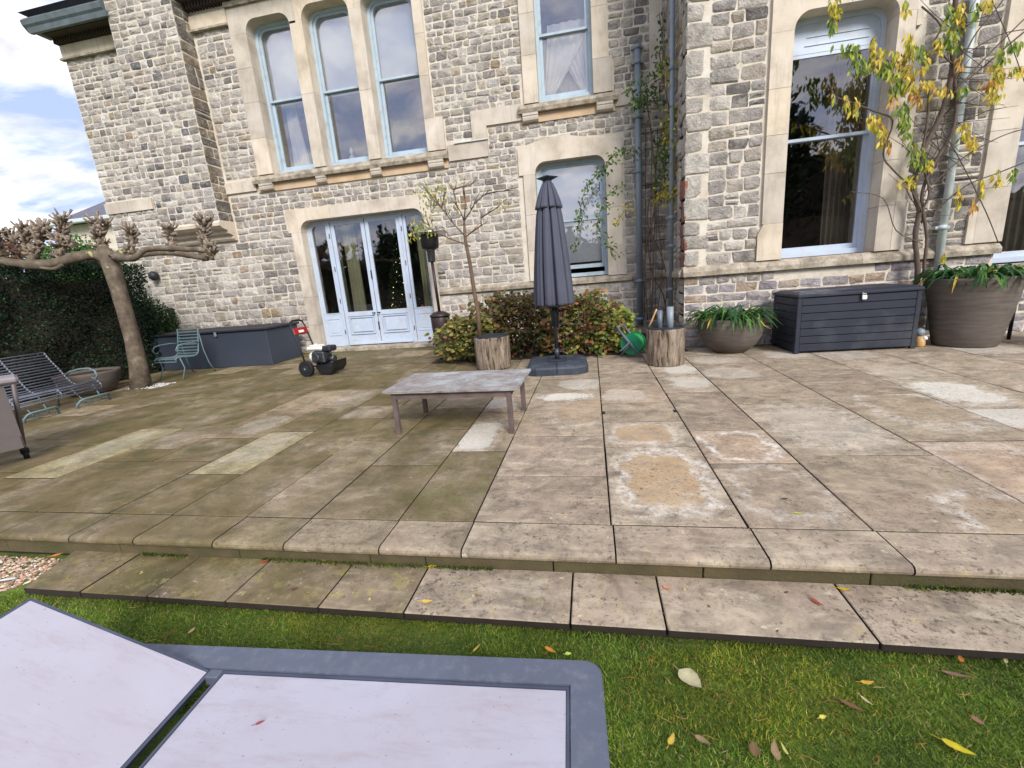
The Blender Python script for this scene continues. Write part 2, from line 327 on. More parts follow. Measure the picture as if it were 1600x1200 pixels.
def mk_emit():
    t = NT('fairy_light'); e = t.N('ShaderNodeEmission'); e.inputs[0].default_value = (1, .72, .38, 1); e.inputs[1].default_value = 2.5
    t.L(e.outputs[0], t.out.inputs[0]); return t.m
M['fairy'] = mk_emit()
def leafcol(*cols):
    c = rnd.choice(cols); k = rnd.uniform(.75, 1.2); return (c[0]*k, c[1]*k, c[2]*k, 1)

# ------------------------------------------------------------------ mesh builder
def spline(pts, rad, k=4):              # smooth curve through the points
    pts = [Vector(p) for p in pts]; n = len(pts); rr = list(rad) if isinstance(rad, (list, tuple)) else [rad]*n; P_, R_ = [], []
    for i in range(n-1):
        a, b, c, d = pts[max(i-1, 0)], pts[i], pts[i+1], pts[min(i+2, n-1)]
        for j in range(k):
            t = j/k; P_.append(.5*((2*b)+(c-a)*t+(2*a-5*b+4*c-d)*t*t+(3*b-a-3*c+d)*t**3)); R_.append(rr[i]+(rr[i+1]-rr[i])*t)
    P_.append(pts[-1]); R_.append(rr[-1]); return P_, R_
class MB:
    def __init__(s): s.v = []; s.f = []; s.c = []; s.smooth = False; s.sm = []
    def add(s, vs, fs, col=None, smooth=False):
        b = len(s.v); s.v += [tuple(v) for v in vs]; s.f += [tuple(i+b for i in f) for f in fs]
        s.c += [col or (1, 1, 1, 1)]*len(vs); s.sm += [smooth]*len(fs); return s
    def box(s, x0, x1, y0, y1, z0, z1, bev=0.0, col=None, mat=None):
        if bev <= 0:
            vs = [(x, y, z) for z in (z0, z1) for y in (y0, y1) for x in (x0, x1)]
            fs = [(0, 2, 3, 1), (4, 5, 7, 6), (0, 1, 5, 4), (2, 6, 7, 3), (0, 4, 6, 2), (1, 3, 7, 5)]
        else:
            b = bev; vs = []; 
            for (zz, i) in ((z0, b), (z0+b, 0), (z1-b, 0), (z1, b)):
                vs += [(x0+i, y0+b, zz), (x0+b, y0+i, zz), (x1-b, y0+i, zz), (x1-i, y0+b, zz), (x1-i, y1-b, zz), (x1-b, y1-i, zz), (x0+b, y1-i, zz), (x0+i, y1-b, zz)]
            fs = [tuple(range(7, -1, -1)), tuple(range(24, 32))]
            for k in range(3):
                for i in range(8): fs.append((k*8+i, k*8+(i+1) % 8, k*8+8+(i+1) % 8, k*8+8+i))
        if mat is not None: vs = [tuple(mat @ Vector(v)) for v in vs]
        return s.add(vs, fs, col)
    def tube(s, pts, rad, n=8, col=None, cap=True, jit=0.0, smooth=True):
        pts = [Vector(p) for p in pts]; m = len(pts); rs = rad if isinstance(rad, (list, tuple)) else [rad]*m
        vs = []; fs = []; ref = None
        for i, p in enumerate(pts):
            d = (pts[min(i+1, m-1)]-pts[max(i-1, 0)]); d = d.normalized() if d.length > 1e-9 else Vector((0, 0, 1))
            if ref is None: ref = Vector((1, 0, 0)) if abs(d.x) < .8 else Vector((0, 1, 0))
            a = (ref - d*ref.dot(d)).normalized(); b = d.cross(a); ref = a
            for k in range(n):
                t = 2*math.pi*k/n; r = rs[i]*(1+(rnd.uniform(-jit, jit) if jit else 0)); vs.append(p+a*math.cos(t)*r+b*math.sin(t)*r)
        for i in range(m-1):
            for k in range(n): fs.append((i*n+k, i*n+(k+1) % n, (i+1)*n+(k+1) % n, (i+1)*n+k))
        s.add(vs, fs, col, smooth)
        if cap:
            b = len(s.v)-len(vs); s.f += [tuple(b+k for k in range(n-1, -1, -1)), tuple(b+(m-1)*n+k for k in range(n))]; s.sm += [False, False]
        return s
    def lathe(s, prof, cx=0, cy=0, n=32, col=None, fn=None, smooth=True):
        vs = []; fs = []; m = len(prof)
        for (r, z) in prof:
            for k in range(n):
                t = 2*math.pi*k/n; rr = r*(fn(t, z) if fn else 1); vs.append((cx+rr*math.cos(t), cy+rr*math.sin(t), z))
        for i in range(m-1):
            for k in range(n): fs.append((i*n+k, i*n+(k+1) % n, (i+1)*n+(k+1) % n, (i+1)*n+k))
        s.add(vs, fs, col, smooth); b = len(s.v)-len(vs)
        s.f += [tuple(b+k for k in range(n-1, -1, -1)), tuple(b+(m-1)*n+k for k in range(n))]; s.sm += [False, False]; return s
    def prism(s, poly, y0, y1, axis='y', col=None):   # polygon in (x,z) extruded along y ; axis 'x': polygon in (y,z) extruded along x ; 'z': polygon (x,y)
        n = len(poly); f = {'y': lambda p, d: (p[0], d, p[1]), 'x': lambda p, d: (d, p[0], p[1]), 'z': lambda p, d: (p[0], p[1], d)}[axis]
        vs = [f(p, y0) for p in poly]+[f(p, y1) for p in poly]
        fs = [tuple(range(n)), tuple(range(2*n-1, n-1, -1))]+[(i, i+n, (i+1) % n+n, (i+1) % n) for i in range(n)]
        return s.add(vs, fs, col)
    def leaf(s, p, d, nrm, L, Wd, col, fold=.25, curl=.15):
        d = d.normalized(); a = d.cross(nrm)
        if a.length < 1e-4: a = d.orthogonal()
        a.normalize(); n2 = a.cross(d)
        m1 = p+d*L*.35-n2*fold*Wd*.3; m2 = p+d*L*.7-n2*(fold*Wd*.3+curl*L*.3)
        vs = [p, m1+a*Wd*.5+n2*fold*Wd*.3, m2+a*Wd*.36+n2*fold*Wd*.2, p+d*L-n2*curl*L, m2-a*Wd*.36+n2*fold*Wd*.2, m1-a*Wd*.5+n2*fold*Wd*.3, m1, m2]
        return s.add(vs, [(0, 1, 6), (1, 2, 7, 6), (2, 3, 7), (3, 4, 7), (4, 5, 6, 7), (5, 0, 6)], col)
    def build(s, name, mat, parent=None, loc=None, rot=None, **props):
        me = bpy.data.meshes.new(name)
        me.from_pydata(s.v, [], s.f)
        if s.c:
            at_ = me.attributes.new('Col', 'FLOAT_COLOR', 'POINT'); at_.data.foreach_set('color', np.array(s.c, np.float32).ravel())
        me.polygons.foreach_set('use_smooth', s.sm)
        me.materials.append(mat); me.update()
        return link(name, me, parent, loc, rot, **props)
def link(name, me, parent=None, loc=None, rot=None, **props):
    o = bpy.data.objects.new(name, me); COL.objects.link(o)
    if parent is not None: o.parent = parent
    if loc is not None: o.location = loc
    if rot is not None: o.rotation_euler = rot
    for k, v in props.items(): o[k] = v
    return o
def thing(name, label, cat, loc=(0, 0, 0), rz=0, group=None):
    o = bpy.data.objects.new(name, None); COL.objects.link(o); o.location = loc; o.rotation_euler = (0, 0, rz); o.empty_display_size = .1
    o['label'] = label; o['category'] = cat
    if group: o['group'] = group
    return o
def tag(o, label, cat, group=None):
    o['label'] = label; o['category'] = cat
    if group: o['group'] = group
    return o
def fast_tris(name, V, C, mat, parent=None, **props):      # V: (n,3,3) triangles, C: (n,3) colours
    n = len(V); me = bpy.data.meshes.new(name); me.vertices.add(n*3); me.vertices.foreach_set('co', V.astype(np.float32).ravel())
    me.loops.add(n*3); me.loops.foreach_set('vertex_index', np.arange(n*3, dtype=np.int32))
    me.polygons.add(n); me.polygons.foreach_set('loop_start', np.arange(0, n*3, 3, dtype=np.int32))
    a = me.attributes.new('Col', 'FLOAT_COLOR', 'POINT'); cc = np.ones((n, 3, 4), np.float32); cc[:, :, :3] = C[:, None, :]; a.data.foreach_set('color', cc.ravel())
    me.materials.append(mat); me.update(calc_edges=True); me.validate()
    return link(name, me, parent, **props)
rs = np.random.RandomState(3)

# ------------------------------------------------------------------ ground, terrace, steps
g = MB(); g.add([(-120, -120, -.175), (120, -120, -.175), (120, 120, -.175), (-120, 120, -.175)], [(0, 1, 2, 3)])
g.build('lawn', M['lawn'], kind='structure')

XL = [-9.0, -8.4, -7.75, -7.2, -6.6, -6.05, -5.45, -4.95, -4.4, -3.82, -3.2, -2.7, -2.15, -1.7, -1.14, -.69, .06, .73, 1.28, 2.1, 2.88, 3.6, 4.4, 5.2, 6.0, 6.9]
terr = link('terrace', None, kind='structure')
base = MB(); base.box(-9.2, 7.0, 1.90, 9.1, -.26, -.055); base.build('terrace_base', M['joint'], terr)
slab_cache = {}
def slab_obj(x0, x1, y0, y1, zt, th, parent, name='paving_slab', **pr):
    g_ = .0045; hx, hy = (x1-x0)/2-g_, (y1-y0)/2-g_*1.5; key = (round(hx, 3), round(hy, 3), th)
    if key not in slab_cache:
        m = MB(); e = .004
        j = lambda: rnd.uniform(-.002, .002)
        ring = lambda a, z: [(-a*0-hx+a+j(), -hy+a+j(), z), (hx-a+j(), -hy+a+j(), z), (hx-a+j(), hy-a+j(), z), (-hx+a+j(), hy-a+j(), z)]
        m.add(ring(0, -th)+ring(0, -.004)+ring(e, 0), [(0, 1, 5, 4), (1, 2, 6, 5), (2, 3, 7, 6), (3, 0, 4, 7), (4, 5, 9, 8), (5, 6, 10, 9), (6, 7, 11, 10), (7, 4, 8, 11), (8, 9, 10, 11)])
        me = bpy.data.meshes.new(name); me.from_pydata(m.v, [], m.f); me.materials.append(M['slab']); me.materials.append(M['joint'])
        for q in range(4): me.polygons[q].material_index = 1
        slab_cache[key] = me
    o = link(name, slab_cache[key], parent, ((x0+x1)/2, (y0+y1)/2, zt+rnd.uniform(-.0015, .0015)), (rnd.uniform(-.002, .002), rnd.uniform(-.002, .002), 0))
    cx = (x0+x1)/2
    a = min(1, max(0, (-cx-.5)/1.7)); a = a*(.85+.15*rnd.random())
    if cx > -.7: a = rnd.choice((.0, .05, .12))
    props = dict(tone=.25+rnd.random()*.45, algae=a, green=.0, s_ochre=0.0, s_white=0.0, s_pale=0.0)
    if -1.8 < cx < -.6 or cx < -4.4: props['green'] = rnd.choice((0, .25, .5))
    if rnd.random() < .35: props.update(s_white=rnd.uniform(.2, .55))
    if cx < -2 and rnd.random() < .06: props.update(algae=a*.4, tone=.85)
    if cx > 1.2 and rnd.random() < .35: props.update(s_pale=rnd.uniform(.2, .45))
    props.update(pr)
    for k, v in props.items(): o[k] = v
    o['inv'] = [1/hx, 1/hy, 0.0]
    if 'sc' not in pr: o['sc'] = [rnd.uniform(-.3, .3), rnd.uniform(-.3, .3), 0.0]
    return o
YB = {}
def breaks(i):
    x0 = XL[i]; key = round(x0, 2)
    fixed = {.06: [3.18, 3.76, 4.34, 5.05, 5.69, 6.3], -.69: [2.68, 3.43, 4.46, 4.78, 5.5, 6.25], -1.14: [3.12, 4.14, 4.75, 5.6, 6.3], -1.7: [2.86, 3.64, 4.3, 5.2, 6.0],
             -2.15: [3.39, 4.02, 4.8, 5.5, 6.2], -2.7: [3.08, 4.02, 4.5, 5.4], .73: [2.88, 3.51, 4.66, 5.4, 6.2], 1.28: [3.0, 4.2, 5.1, 6.0], 2.1: [3.23, 4.4, 5.2, 6.1], 2.88: [3.0, 3.9, 4.9, 5.8],
             -3.2: [2.7, 3.66, 4.45, 5.3], -3.82: [2.95, 3.5, 4.4], -4.4: [2.95, 3.24, 3.9], -4.95: [2.62, 3.83, 4.6]}
    ys = [2.11]+fixed.get(key, []); y = ys[-1]; end = 9.1 if (x0 < -2.75) else (7.3 if x0 > 1.0 else 6.95)
    if len(ys) == 1: ys.append(2.11+rnd.uniform(.4, .9)); y = ys[-1]
    while y < end-.35:
        y += rnd.choice((.5, .62, .75, .9, 1.05)); ys.append(min(y, end) if end-y > .3 else end)
        if ys[-1] >= end: break
    if ys[-1] < end: ys.append(end)
    return ys
special = {
 (.06, 2.11): dict(tone=.55, s_ochre=.95, s_white=.85, algae=.0, sc=[.02, .05, 0.0]),
 (.06, 3.18): dict(tone=.6, s_ochre=.8, s_white=.5, algae=.0, sc=[-.05, 0.0, 0.0]),
 (.06, 3.76): dict(tone=.55, s_white=0.0, algae=.12),
 (.06, 4.34): dict(tone=.75, s_ochre=.15, s_pale=.35, sc=[-.3, -.2, 0.0]),
 (-.69, 4.46): dict(tone=.6, s_pale=.85, s_white=.8, sc=[0.0, 0.0, 0.0]),
 (-.69, 4.78): dict(tone=.5, s_pale=.5, sc=[.4, .1, 0.0], algae=.25),
 (-.69, 3.43): dict(tone=.65, s_ochre=.45, s_white=.3, sc=[.5, .3, 0.0]),
 (-1.14, 3.12): dict(tone=.7, s_pale=.9, s_white=.5, algae=.15, green=0.0, sc=[-.35, -.35, 0.0]),
 (-1.14, 4.14): dict(tone=.7, s_pale=.6, algae=.1, green=0.0, sc=[-.3, 0.0, 0.0]),
 (-1.14, 2.11): dict(tone=.4, algae=.7, green=.6), (-1.7, 3.64): dict(tone=.2, algae=.9, green=.5),
 (-1.7, 2.11): dict(tone=.35, algae=.7, green=.2), (-1.7, 2.86): dict(tone=.35, algae=.65, green=.2), (-2.15, 2.11): dict(tone=.45, algae=.55),
 (.73, 2.88): dict(tone=.8, s_white=1.0, s_ochre=.25, sc=[0.0, 0.0, 0.0]), (.73, 2.11): dict(tone=.4, s_white=.5),
 (1.28, 2.11): dict(tone=.65, s_ochre=.35, s_white=.9, s_pale=.0, sc=[.85, -.95, 0.0]), (1.28, 3.0): dict(tone=.6, s_white=.5, s_pale=.25),
 (2.1, 2.11): dict(tone=.8, s_ochre=.2, algae=0.0), (2.1, 3.23): dict(tone=.6, s_white=.7, s_ochre=.2), (2.88, 3.9): dict(tone=.6, s_pale=1.0, s_white=.6, sc=[-.2, 0.0, 0.0]),
 (2.88, 3.0): dict(tone=.65, s_pale=.8, sc=[-.45, .6, 0.0]), (.73, 5.4): dict(tone=.6, s_pale=.7, s_white=.5), (.73, 4.66): dict(tone=.5, s_pale=.5, s_white=.4),
 (-3.2, 2.7): dict(tone=1.0, algae=.36, s_pale=.3, s_white=.2), (-4.95, 2.62): dict(tone=1.0, algae=.36, s_pale=.25), (-3.82, 3.5): dict(tone=.8, algae=.6, s_pale=.5), (-4.4, 3.24): dict(tone=.7, algae=.75, s_pale=.3), (-3.82,2.11): dict(tone=.2, algae=.9),
 (-2.7, 4.02): dict(tone=.8, algae=.6, s_pale=.4), (-3.2, 4.45): dict(tone=.7, algae=.7, s_pale=.4)}
for i in range(len(XL)-1):
    ys = breaks(i)
    for a, b in zip(ys, ys[1:]):
        pr = dict(special.get((XL[i], a), {}))
        slab_obj(XL[i], XL[i+1], a, b, 0, .05, terr, **pr)
    # cut slot handles of the inspection cover
for (x, y) in ((.075, 4.02), (.715, 4.02)):
    h = MB(); h.box(x-.014, x+.014, y-.035, y+.035, .0015, .004); h.build('cover_handle', M['black_metal'], terr)
def dirt_shade_sides(o, test):
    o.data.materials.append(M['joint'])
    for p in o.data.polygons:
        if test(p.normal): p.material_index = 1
# coping with a bull-nosed front edge
CX = [-9.2, -8.3, -7.4, -6.6, -5.8, -5.0, -4.27, -3.72, -3.15, -2.68, -2.14, -1.69, -1.13, -.685, .07, .735, 1.285, 2.05, 2.9, 3.7, 4.6, 5.5, 6.4, 7.0]
def nose(y0, y1, zt, th, r):
    p = [(y1, zt), (y1, zt-th), (y0+r*.8, zt-th)]
    for k in range(7):
        t = math.pi*1.5-k*math.pi/6*.98 if False else -math.pi/2-k*math.pi/6
        p.append((y0+th/2+math.cos(t)*th/2*1.0, zt-th/2+math.sin(t)*th/2))
    return p
for a, b in zip(CX, CX[1:]):
    m = MB(); cx, hw = (a+b)/2, (b-a)/2-.004
    poly = [(y-1.93, z) for y, z in nose(1.838, 2.103, 0, .05, .03)]
    m.prism(poly, -hw, hw, 'x')
    al = min(.85, max(0, (-cx-.6)/2.2)); dx = -.035 if cx < .3 else 0
    o = m.build('coping_slab', M['slab'], terr, (cx, 1.93, rnd.uniform(-.001, .001))); dirt_shade_sides(o, lambda n: abs(n.x) > .7 or n.y > .7)
    for k, v in dict(tone=.42+.25*rnd.random(), algae=al, green=0.0, s_ochre=0.0, s_white=.0, s_pale=0.0).items(): o[k] = v
    o['inv'] = [1/hw, 5.6, 0.0]; o['sc'] = [0.0, 0.0, 0.0]
x = -9.0
rj = [-9, -8.1, -7.2, -6.3, -5.4, -4.5, -3.7, -2.82, -2.0, -1.2, -.89, -.23, .46, 1.14, 1.95, 2.8, 3.6, 4.5, 5.4, 6.2, 7.0]
for a, b in zip(rj, rj[1:]):
    m = MB(); m.box(a+.003, b-.003, 1.862, 1.91, -.135, -.0505, .003); m.build('riser_block', M['riser'], terr)
stp = link('lower_step', None, kind='structure')
LX = [-3.08, -2.68, -2.26, -1.80, -1.30, -.875, -.135, .25, 1.0, 1.9, 2.7, 3.6, 4.5, 5.4, 6.3, 7.0]
for i, (a, b) in enumerate(zip(LX, LX[1:])):
    m = MB(); hw = (b-a)/2-.004
    if i == 0: m.prism([(-hw-.09, .163), (-hw+.02, -.163), (hw, -.163), (hw, .163)], -.035, 0, 'z')
    else: m.box(-hw, hw, -.163, .163, -.035, 0, .004)
    o = m.build('step_slab', M['slab'], stp, ((a+b)/2, 1.698, -.108+rnd.uniform(-.001, .001)))
    dirt_shade_sides(o, lambda n: abs(n.z) < .5)  # step faces coloured dark to stand in for the shade below the slab edge
    al = min(.9, max(0.0, (-(a+b)/2-.5)/1.2)); o['lich'] = 1.0 if a < -1.2 else (.25 if a < 0 else .1)
    for k, v in dict(tone=.0+.25*rnd.random() if a < -.9 else .42+.2*rnd.random(), algae=al, green=.25 if a < -1.5 else 0.0, s_ochre=0.0, s_white=0.0, s_pale=0.0).items(): o[k] = v
    o['inv'] = [1/hw, 5.6, 0.0]; o['sc'] = [0.0, 0.0, 0.0]
m = MB(); m.box(-3.02, 7, 1.565, 1.86, -.26, -.144); m.build('step_base', M['joint'], stp)
# planting bed and gravel
m = MB(); m.box(-2.7, 1.42, 6.96, 9.1, -.1, .015); m.build('planting_bed', M['soil'], kind='structure')
def pebbles(name, n, x0, x1, y0, y1, z, smin, smax, cols, inside=None):
    V = []; C = []
    for _ in range(n):
        x, y = rnd.uniform(x0, x1), rnd.uniform(y0, y1)
        if inside and not inside(x, y): continue
        s = rnd.uniform(smin, smax); a = rnd.uniform(0, 6.28); ca, sa = math.cos(a), math.sin(a)
        pts = [(math.cos(t)*s*rnd.uniform(.8, 1.3), math.sin(t)*s*.75) for t in (0, 1.26, 2.5, 3.77, 5.03)]
        ring = [(x+px*ca-py*sa, y+px*sa+py*ca, z+s*.1) for px, py in pts]; top = (x, y, z+s*.65); c = leafcol(*cols)[:3]
        for k in range(5): V.append((ring[k], ring[(k+1) % 5], top)); C.append(c)
    return fast_tris(name, np.array(V), np.array(C), M['pebble'], kind='stuff')
PC = [rgb(170, 150, 130), rgb(200, 184, 164), rgb(140, 112, 88), rgb(120, 104, 94), rgb(184, 140, 110)]
pebbles('gravel', 22000, -7.5, -3.12, 1.2, 1.86, -.172, .006, .014, PC, lambda x, y: y > 1.50-(x+3.2)*.6*0+max(0, (x+3.35))*1.2)
pebbles('white_gravel', 500, -7.75, -7.15, 5.9, 6.3, .0, .008, .016, [rgb(200, 200, 196), rgb(170, 168, 160)])
m = MB(); m.tube([(-3.75, 1.50, -.155), (-3.33, 1.66, -.155)], .006, 6); tag(m.build('metal_rod', M['pipe_white']), 'thin pale metal rod lying on the gravel beside the step', 'rod')

# grass blades near the camera
def grass():
    n = 420000; x = rs.uniform(-3.5, 3.6, n); y = rs.uniform(.35, 1.57, n)
    k = ~((x > -2.15) & (x < -.1) & (y < 1.05)); k &= ~((x < -3.25) & (y > 1.52)); x, y = x[k], y[k]; n = len(x)
    cl = np.sin(x*7.3+np.sin(y*9)*1.7)*np.sin(y*8.1+np.cos(x*5)*2)+.6*np.sin(x*23)*np.sin(y*19+x*3)
    h = rs.uniform(.006, .017, n)*(1+.25*cl); w = rs.uniform(.0012, .0024, n)
    a = rs.uniform(0, 6.283, n); lean = rs.uniform(.3, 1.5, n)*h; b = rs.uniform(0, 6.283, n)
    z0 = -.175; V = np.empty((n, 3, 3)); dx, dy = np.cos(a)*w, np.sin(a)*w
    V[:, 0] = np.stack([x-dx, y-dy, np.full(n, z0)], 1); V[:, 1] = np.stack([x+dx, y+dy, np.full(n, z0)], 1)
    V[:, 2] = np.stack([x+np.cos(b)*lean, y+np.sin(b)*lean, z0+h], 1)
    pal = np.array([rgb(90, 116, 34)[:3], rgb(118, 136, 48)[:3], rgb(70, 96, 32)[:3], rgb(138, 142, 62)[:3], rgb(62, 84, 44)[:3], rgb(164, 148, 98)[:3]])*1.2
    pi = rs.choice(6, n, p=[.3, .24, .2, .14, .09, .03]); C = pal[pi]*rs.uniform(.7, 1.25, (n, 1))*(1+.22*cl[:, None])
    patch = (np.sin(x*3.1+1)*np.sin(y*4.3+x) > .45); C[patch] = C[patch]*np.array([.85, .78, 1.0]); p2 = (np.sin(x*2.3+4+2*y)*np.cos(y*5.1-x*1.3) > .5); C[p2] = C[p2]*np.array([1.2, 1.02, .8]); h[patch] *= .6; V[patch, 2, 2] = z0+h[patch]
    fast_tris('grass', V, C, M['grass'], kind='stuff')
grass()

# ------------------------------------------------------------------ stone house
house = thing('stone_house', 'large old grey rubble-stone house with pale dressed window surrounds along the terrace', 'house')
YM, YW, XC = 9.1, 7.3, 1.42            # main wall face, wing wall face, wing corner
stones = []                             # (verts, faces, colour, projected size)
SCOL = [rgb(178, 170, 160), rgb(168, 160, 151), rgb(190, 182, 171), rgb(162, 155, 148), rgb(180, 170, 154), rgb(172, 161, 146), rgb(150, 144, 137), rgb(198, 191, 181), rgb(176, 170, 163), rgb(158, 150, 141), rgb(194, 187, 175)]
SRARE = [rgb(154, 132, 110), rgb(128, 121, 115), rgb(156, 138, 110), rgb(192, 186, 176), rgb(128, 122, 118)]
def one_stone(u0, u1, z0, z1, F, dep=(.005, .016), cols=None, gap=.0105, round_=.30):
    w, h = u1-u0-2*gap, z1-z0-2*gap
    if w < .03 or h < .03: return
    cu, cz = (u0+u1)/2, (z0+z1)/2; j = lambda a: rnd.uniform(-a, a)
    ch = min(w, h)*round_; ju = min(.012, w*.06)
    out = [(-w/2+ch*rnd.random(), -h/2), (w/2-ch*rnd.random(), -h/2), (w/2, -h/2+ch*rnd.random()), (w/2, h/2-ch*rnd.random()), (w/2-ch*rnd.random(), h/2), (-w/2+ch*rnd.random(), h/2), (-w/2, h/2-ch*rnd.random()), (-w/2, -h/2+ch*rnd.random())]
    out = [(a+j(ju), b+j(ju)) for a, b in out]; d = rnd.uniform(*dep); k = 1-min(.035, .25*h)/h*1.2
    vs = [F(cu+a, cz+b, -.03) for a, b in out]+[F(cu+a, cz+b, d*.35) for a, b in out]
    vs += [F(cu+a*(1-.03/w*1.1), cz+b*(1-.03/h*1.1), d+j(.006)) for a, b in out]+[F(cu+j(w*.18), cz+j(h*.15), d+rnd.uniform(.0, .020))]
    fs = []
    for b in (0, 8):
        for i in range(8): fs.append((b+i, b+(i+1) % 8, b+8+(i+1) % 8, b+8+i))
    for i in range(8): fs.append((16+i, 16+(i+1) % 8, 24))
    r = rnd.random(); c = rnd.choice(cols or (SRARE if r < .10 else SCOL)); k = rnd.uniform(.86, 1.12)
    c = (c[0]*k, c[1]*k, c[2]*k, 1)
    p = [proj(F(a, b, d)) for a, b in ((u0, z0), (u1, z0), (u1, z1), (u0, z1))]
    size = 0
    if all(p):
        if any(0 < q[0] < 1600 and 0 < q[1] < 1200 for q in p):
            size = abs(sum(p[i][0]*p[(i+1) % 4][1]-p[(i+1) % 4][0]*p[i][1] for i in range(4)))/2
    stones.append((vs, fs, c, size))
def stone_field(u0, u1, z0, z1, F, excl, hr=(.13, .22), wr=(.15, .42), flip=False, cols=None, dep=(.005, .016)):
    z = z0
    while z < z1-.02:
        h = rnd.uniform(*hr)
        if z1-(z+h) < hr[0]*.7: h = z1-z
        iv = [(u0, u1)]
        for (a, b, c, d) in excl:
            ov = min(z+h, d)-max(z, c)
            if ov > .06 or ov > h*.35:
                nv = []
                for (p, q) in iv:
                    if b <= p or a >= q: nv.append((p, q)); continue
                    if a > p: nv.append((p, a))
                    if b < q: nv.append((b, q))
                iv = nv
        for (p, q) in iv:
            u = p
            while u < q-.02:
                w = rnd.uniform(*wr)*(.8+.4*h/.18)
                if q-(u+w) < wr[0]*.75: w = q-u
                r = rnd.random(); wob = rnd.uniform(-.008, .008)
                if r < .10 and h > .16: s = rnd.uniform(.4, .6); one_stone(u, u+w, z, z+h*s, F, dep, cols); one_stone(u, u+w, z+h*s, z+h, F, dep, cols)
                elif r < .16 and w > .28 and h > .15:
                    s = rnd.uniform(.45, .6); one_stone(u, u+w*.5, z, z+h*s, F, dep, cols); one_stone(u, u+w*.5, z+h*s, z+h, F, dep, cols); one_stone(u+w*.5, u+w, z, z+h, F, dep, cols)
                else: one_stone(u, u+w, z+wob*.5, z+h+wob*.5, F, dep, cols)
                u += w
        z += h
def wall_grid(u0, u1, z0, z1, holes, F, th):   # mortar sheet with rectangular holes and thickness
    us = sorted({u0, u1, *[h[0] for h in holes], *[h[1] for h in holes]}); zs = sorted({z0, z1, *[h[2] for h in holes], *[h[3] for h in holes]})
    m = MB(); idx = {}
    def vi(u, z, d):
        k = (u, z, d)
        if k not in idx: idx[k] = len(m.v); m.v.append(tuple(F(u, z, d))); m.c.append((1, 1, 1, 1))
        return idx[k]
    solid = lambda i, j: 0 <= i < len(us)-1 and 0 <= j < len(zs)-1 and not any(h[0] <= us[i] and us[i+1] <= h[1] and h[2] <= zs[j] and zs[j+1] <= h[3] for h in holes)
    for i in range(len(us)-1):
        for j in range(len(zs)-1):
            if not solid(i, j): continue
            a, b, c, d = us[i], us[i+1], zs[j], zs[j+1]
            m.f.append((vi(a, c, 0), vi(b, c, 0), vi(b, d, 0), vi(a, d, 0))); m.f.append((vi(a, c, -th), vi(a, d, -th), vi(b, d, -th), vi(b, c, -th)))
            for (di, dj, p, q) in ((-1, 0, (a, d), (a, c)), (1, 0, (b, c), (b, d)), (0, -1, (a, c), (b, c)), (0, 1, (b, d), (a, d))):
                if not solid(i+di, j+dj): m.f.append((vi(*p, 0), vi(*p, -th), vi(*q, -th), vi(*q, 0)))
    m.sm = [False]*len(m.f); return m
Fm = lambda u, z, d: Vector((u, YM-d, z))
Fw_ = lambda u, z, d: Vector((u, YW-d, z))
Fr = lambda u, z, d: Vector((XC-d, u, z))       # return face looking to -x
# openings (x0,x1,z0,z1)
DOOR = (-6.10, -3.31, 0.0, 2.84)
T1, T2, T3 = (-6.50, -5.54, 3.80, 6.62), (-5.27, -4.30, 3.80, 6.66), (-4.04, -3.05, 3.80, 6.66)
MID = (-.82, .17, 4.36, 7.0); LOW = (-.97, .35, 1.20, 3.39)
BIG = (2.75, 3.95, 1.24, 4.36); FRN = (5.48, 6.9, 0.95, 4.3)
ZT = 7.4
def shrink(r, k=.04): return (r[0]-k, r[1]+k, r[2]-(0 if r[2] < .2 else .0), r[3]+k)
mg = wall_grid(-10.95, XC+.3, -.2, ZT, [shrink(h) for h in (DOOR, T1, T2, T3, MID, LOW)], Fm, .45); mg.build('wall', M['mortar'], house)
mg = wall_grid(XC, 9.5, -.2, ZT, [shrink(h) for h in (BIG, FRN)], Fw_, .45); mg.build('wall', M['mortar'], house)
mg = wall_grid(YW+.01, YM+.2, -.2, ZT, [], Fr, .3); mg.build('wall', M['mortar'], house)
mg = MB(); mg.box(-10.94, -10.7, 9.12, 16, -.2, 6.9); mg.build('wall', M['mortar'], house)
# stonework of the main wall
ex_main = [(DOOR[0]-.24, DOOR[1]+.16, -.3, 2.72), (-6.44, -3.22, 2.68, 3.09), (-6.88, -2.84, 3.5, 7.5), (-2.9, -2.66, 3.5, 4.42),
           (-7.88, -6.8, 3.54, 3.76), (-2.66, -1.84, 3.62, 3.9), (-2.13, -1.82, 3.88, 4.42), (-1.82, .9, 4.14, 4.42), (-1.09, .45, 4.3, 7.5), (-1.15, .53, 4.3, 4.93),
           (-1.30, .68, 1.2, 3.7), (-10.97, -9.66, 3.46, 3.69), (-9.22, -7.68, 2.5, 7.5), (-3.1, 1.5, 1.06, 1.2)]
stone_field(-10.95, XC, 0.0, 1.07, Fm, ex_main, (.12, .17), (.15, .30))
stone_field(-10.95, XC, 1.07, 2.7, Fm, ex_main, (.13, .19), (.14, .32))
stone_field(-10.95, XC, 2.7, 6.62, Fm, ex_main, (.10, .16), (.11, .27))
stone_field(-2.84, XC, 6.62, ZT, Fm, ex_main, (.10, .16), (.11, .27))
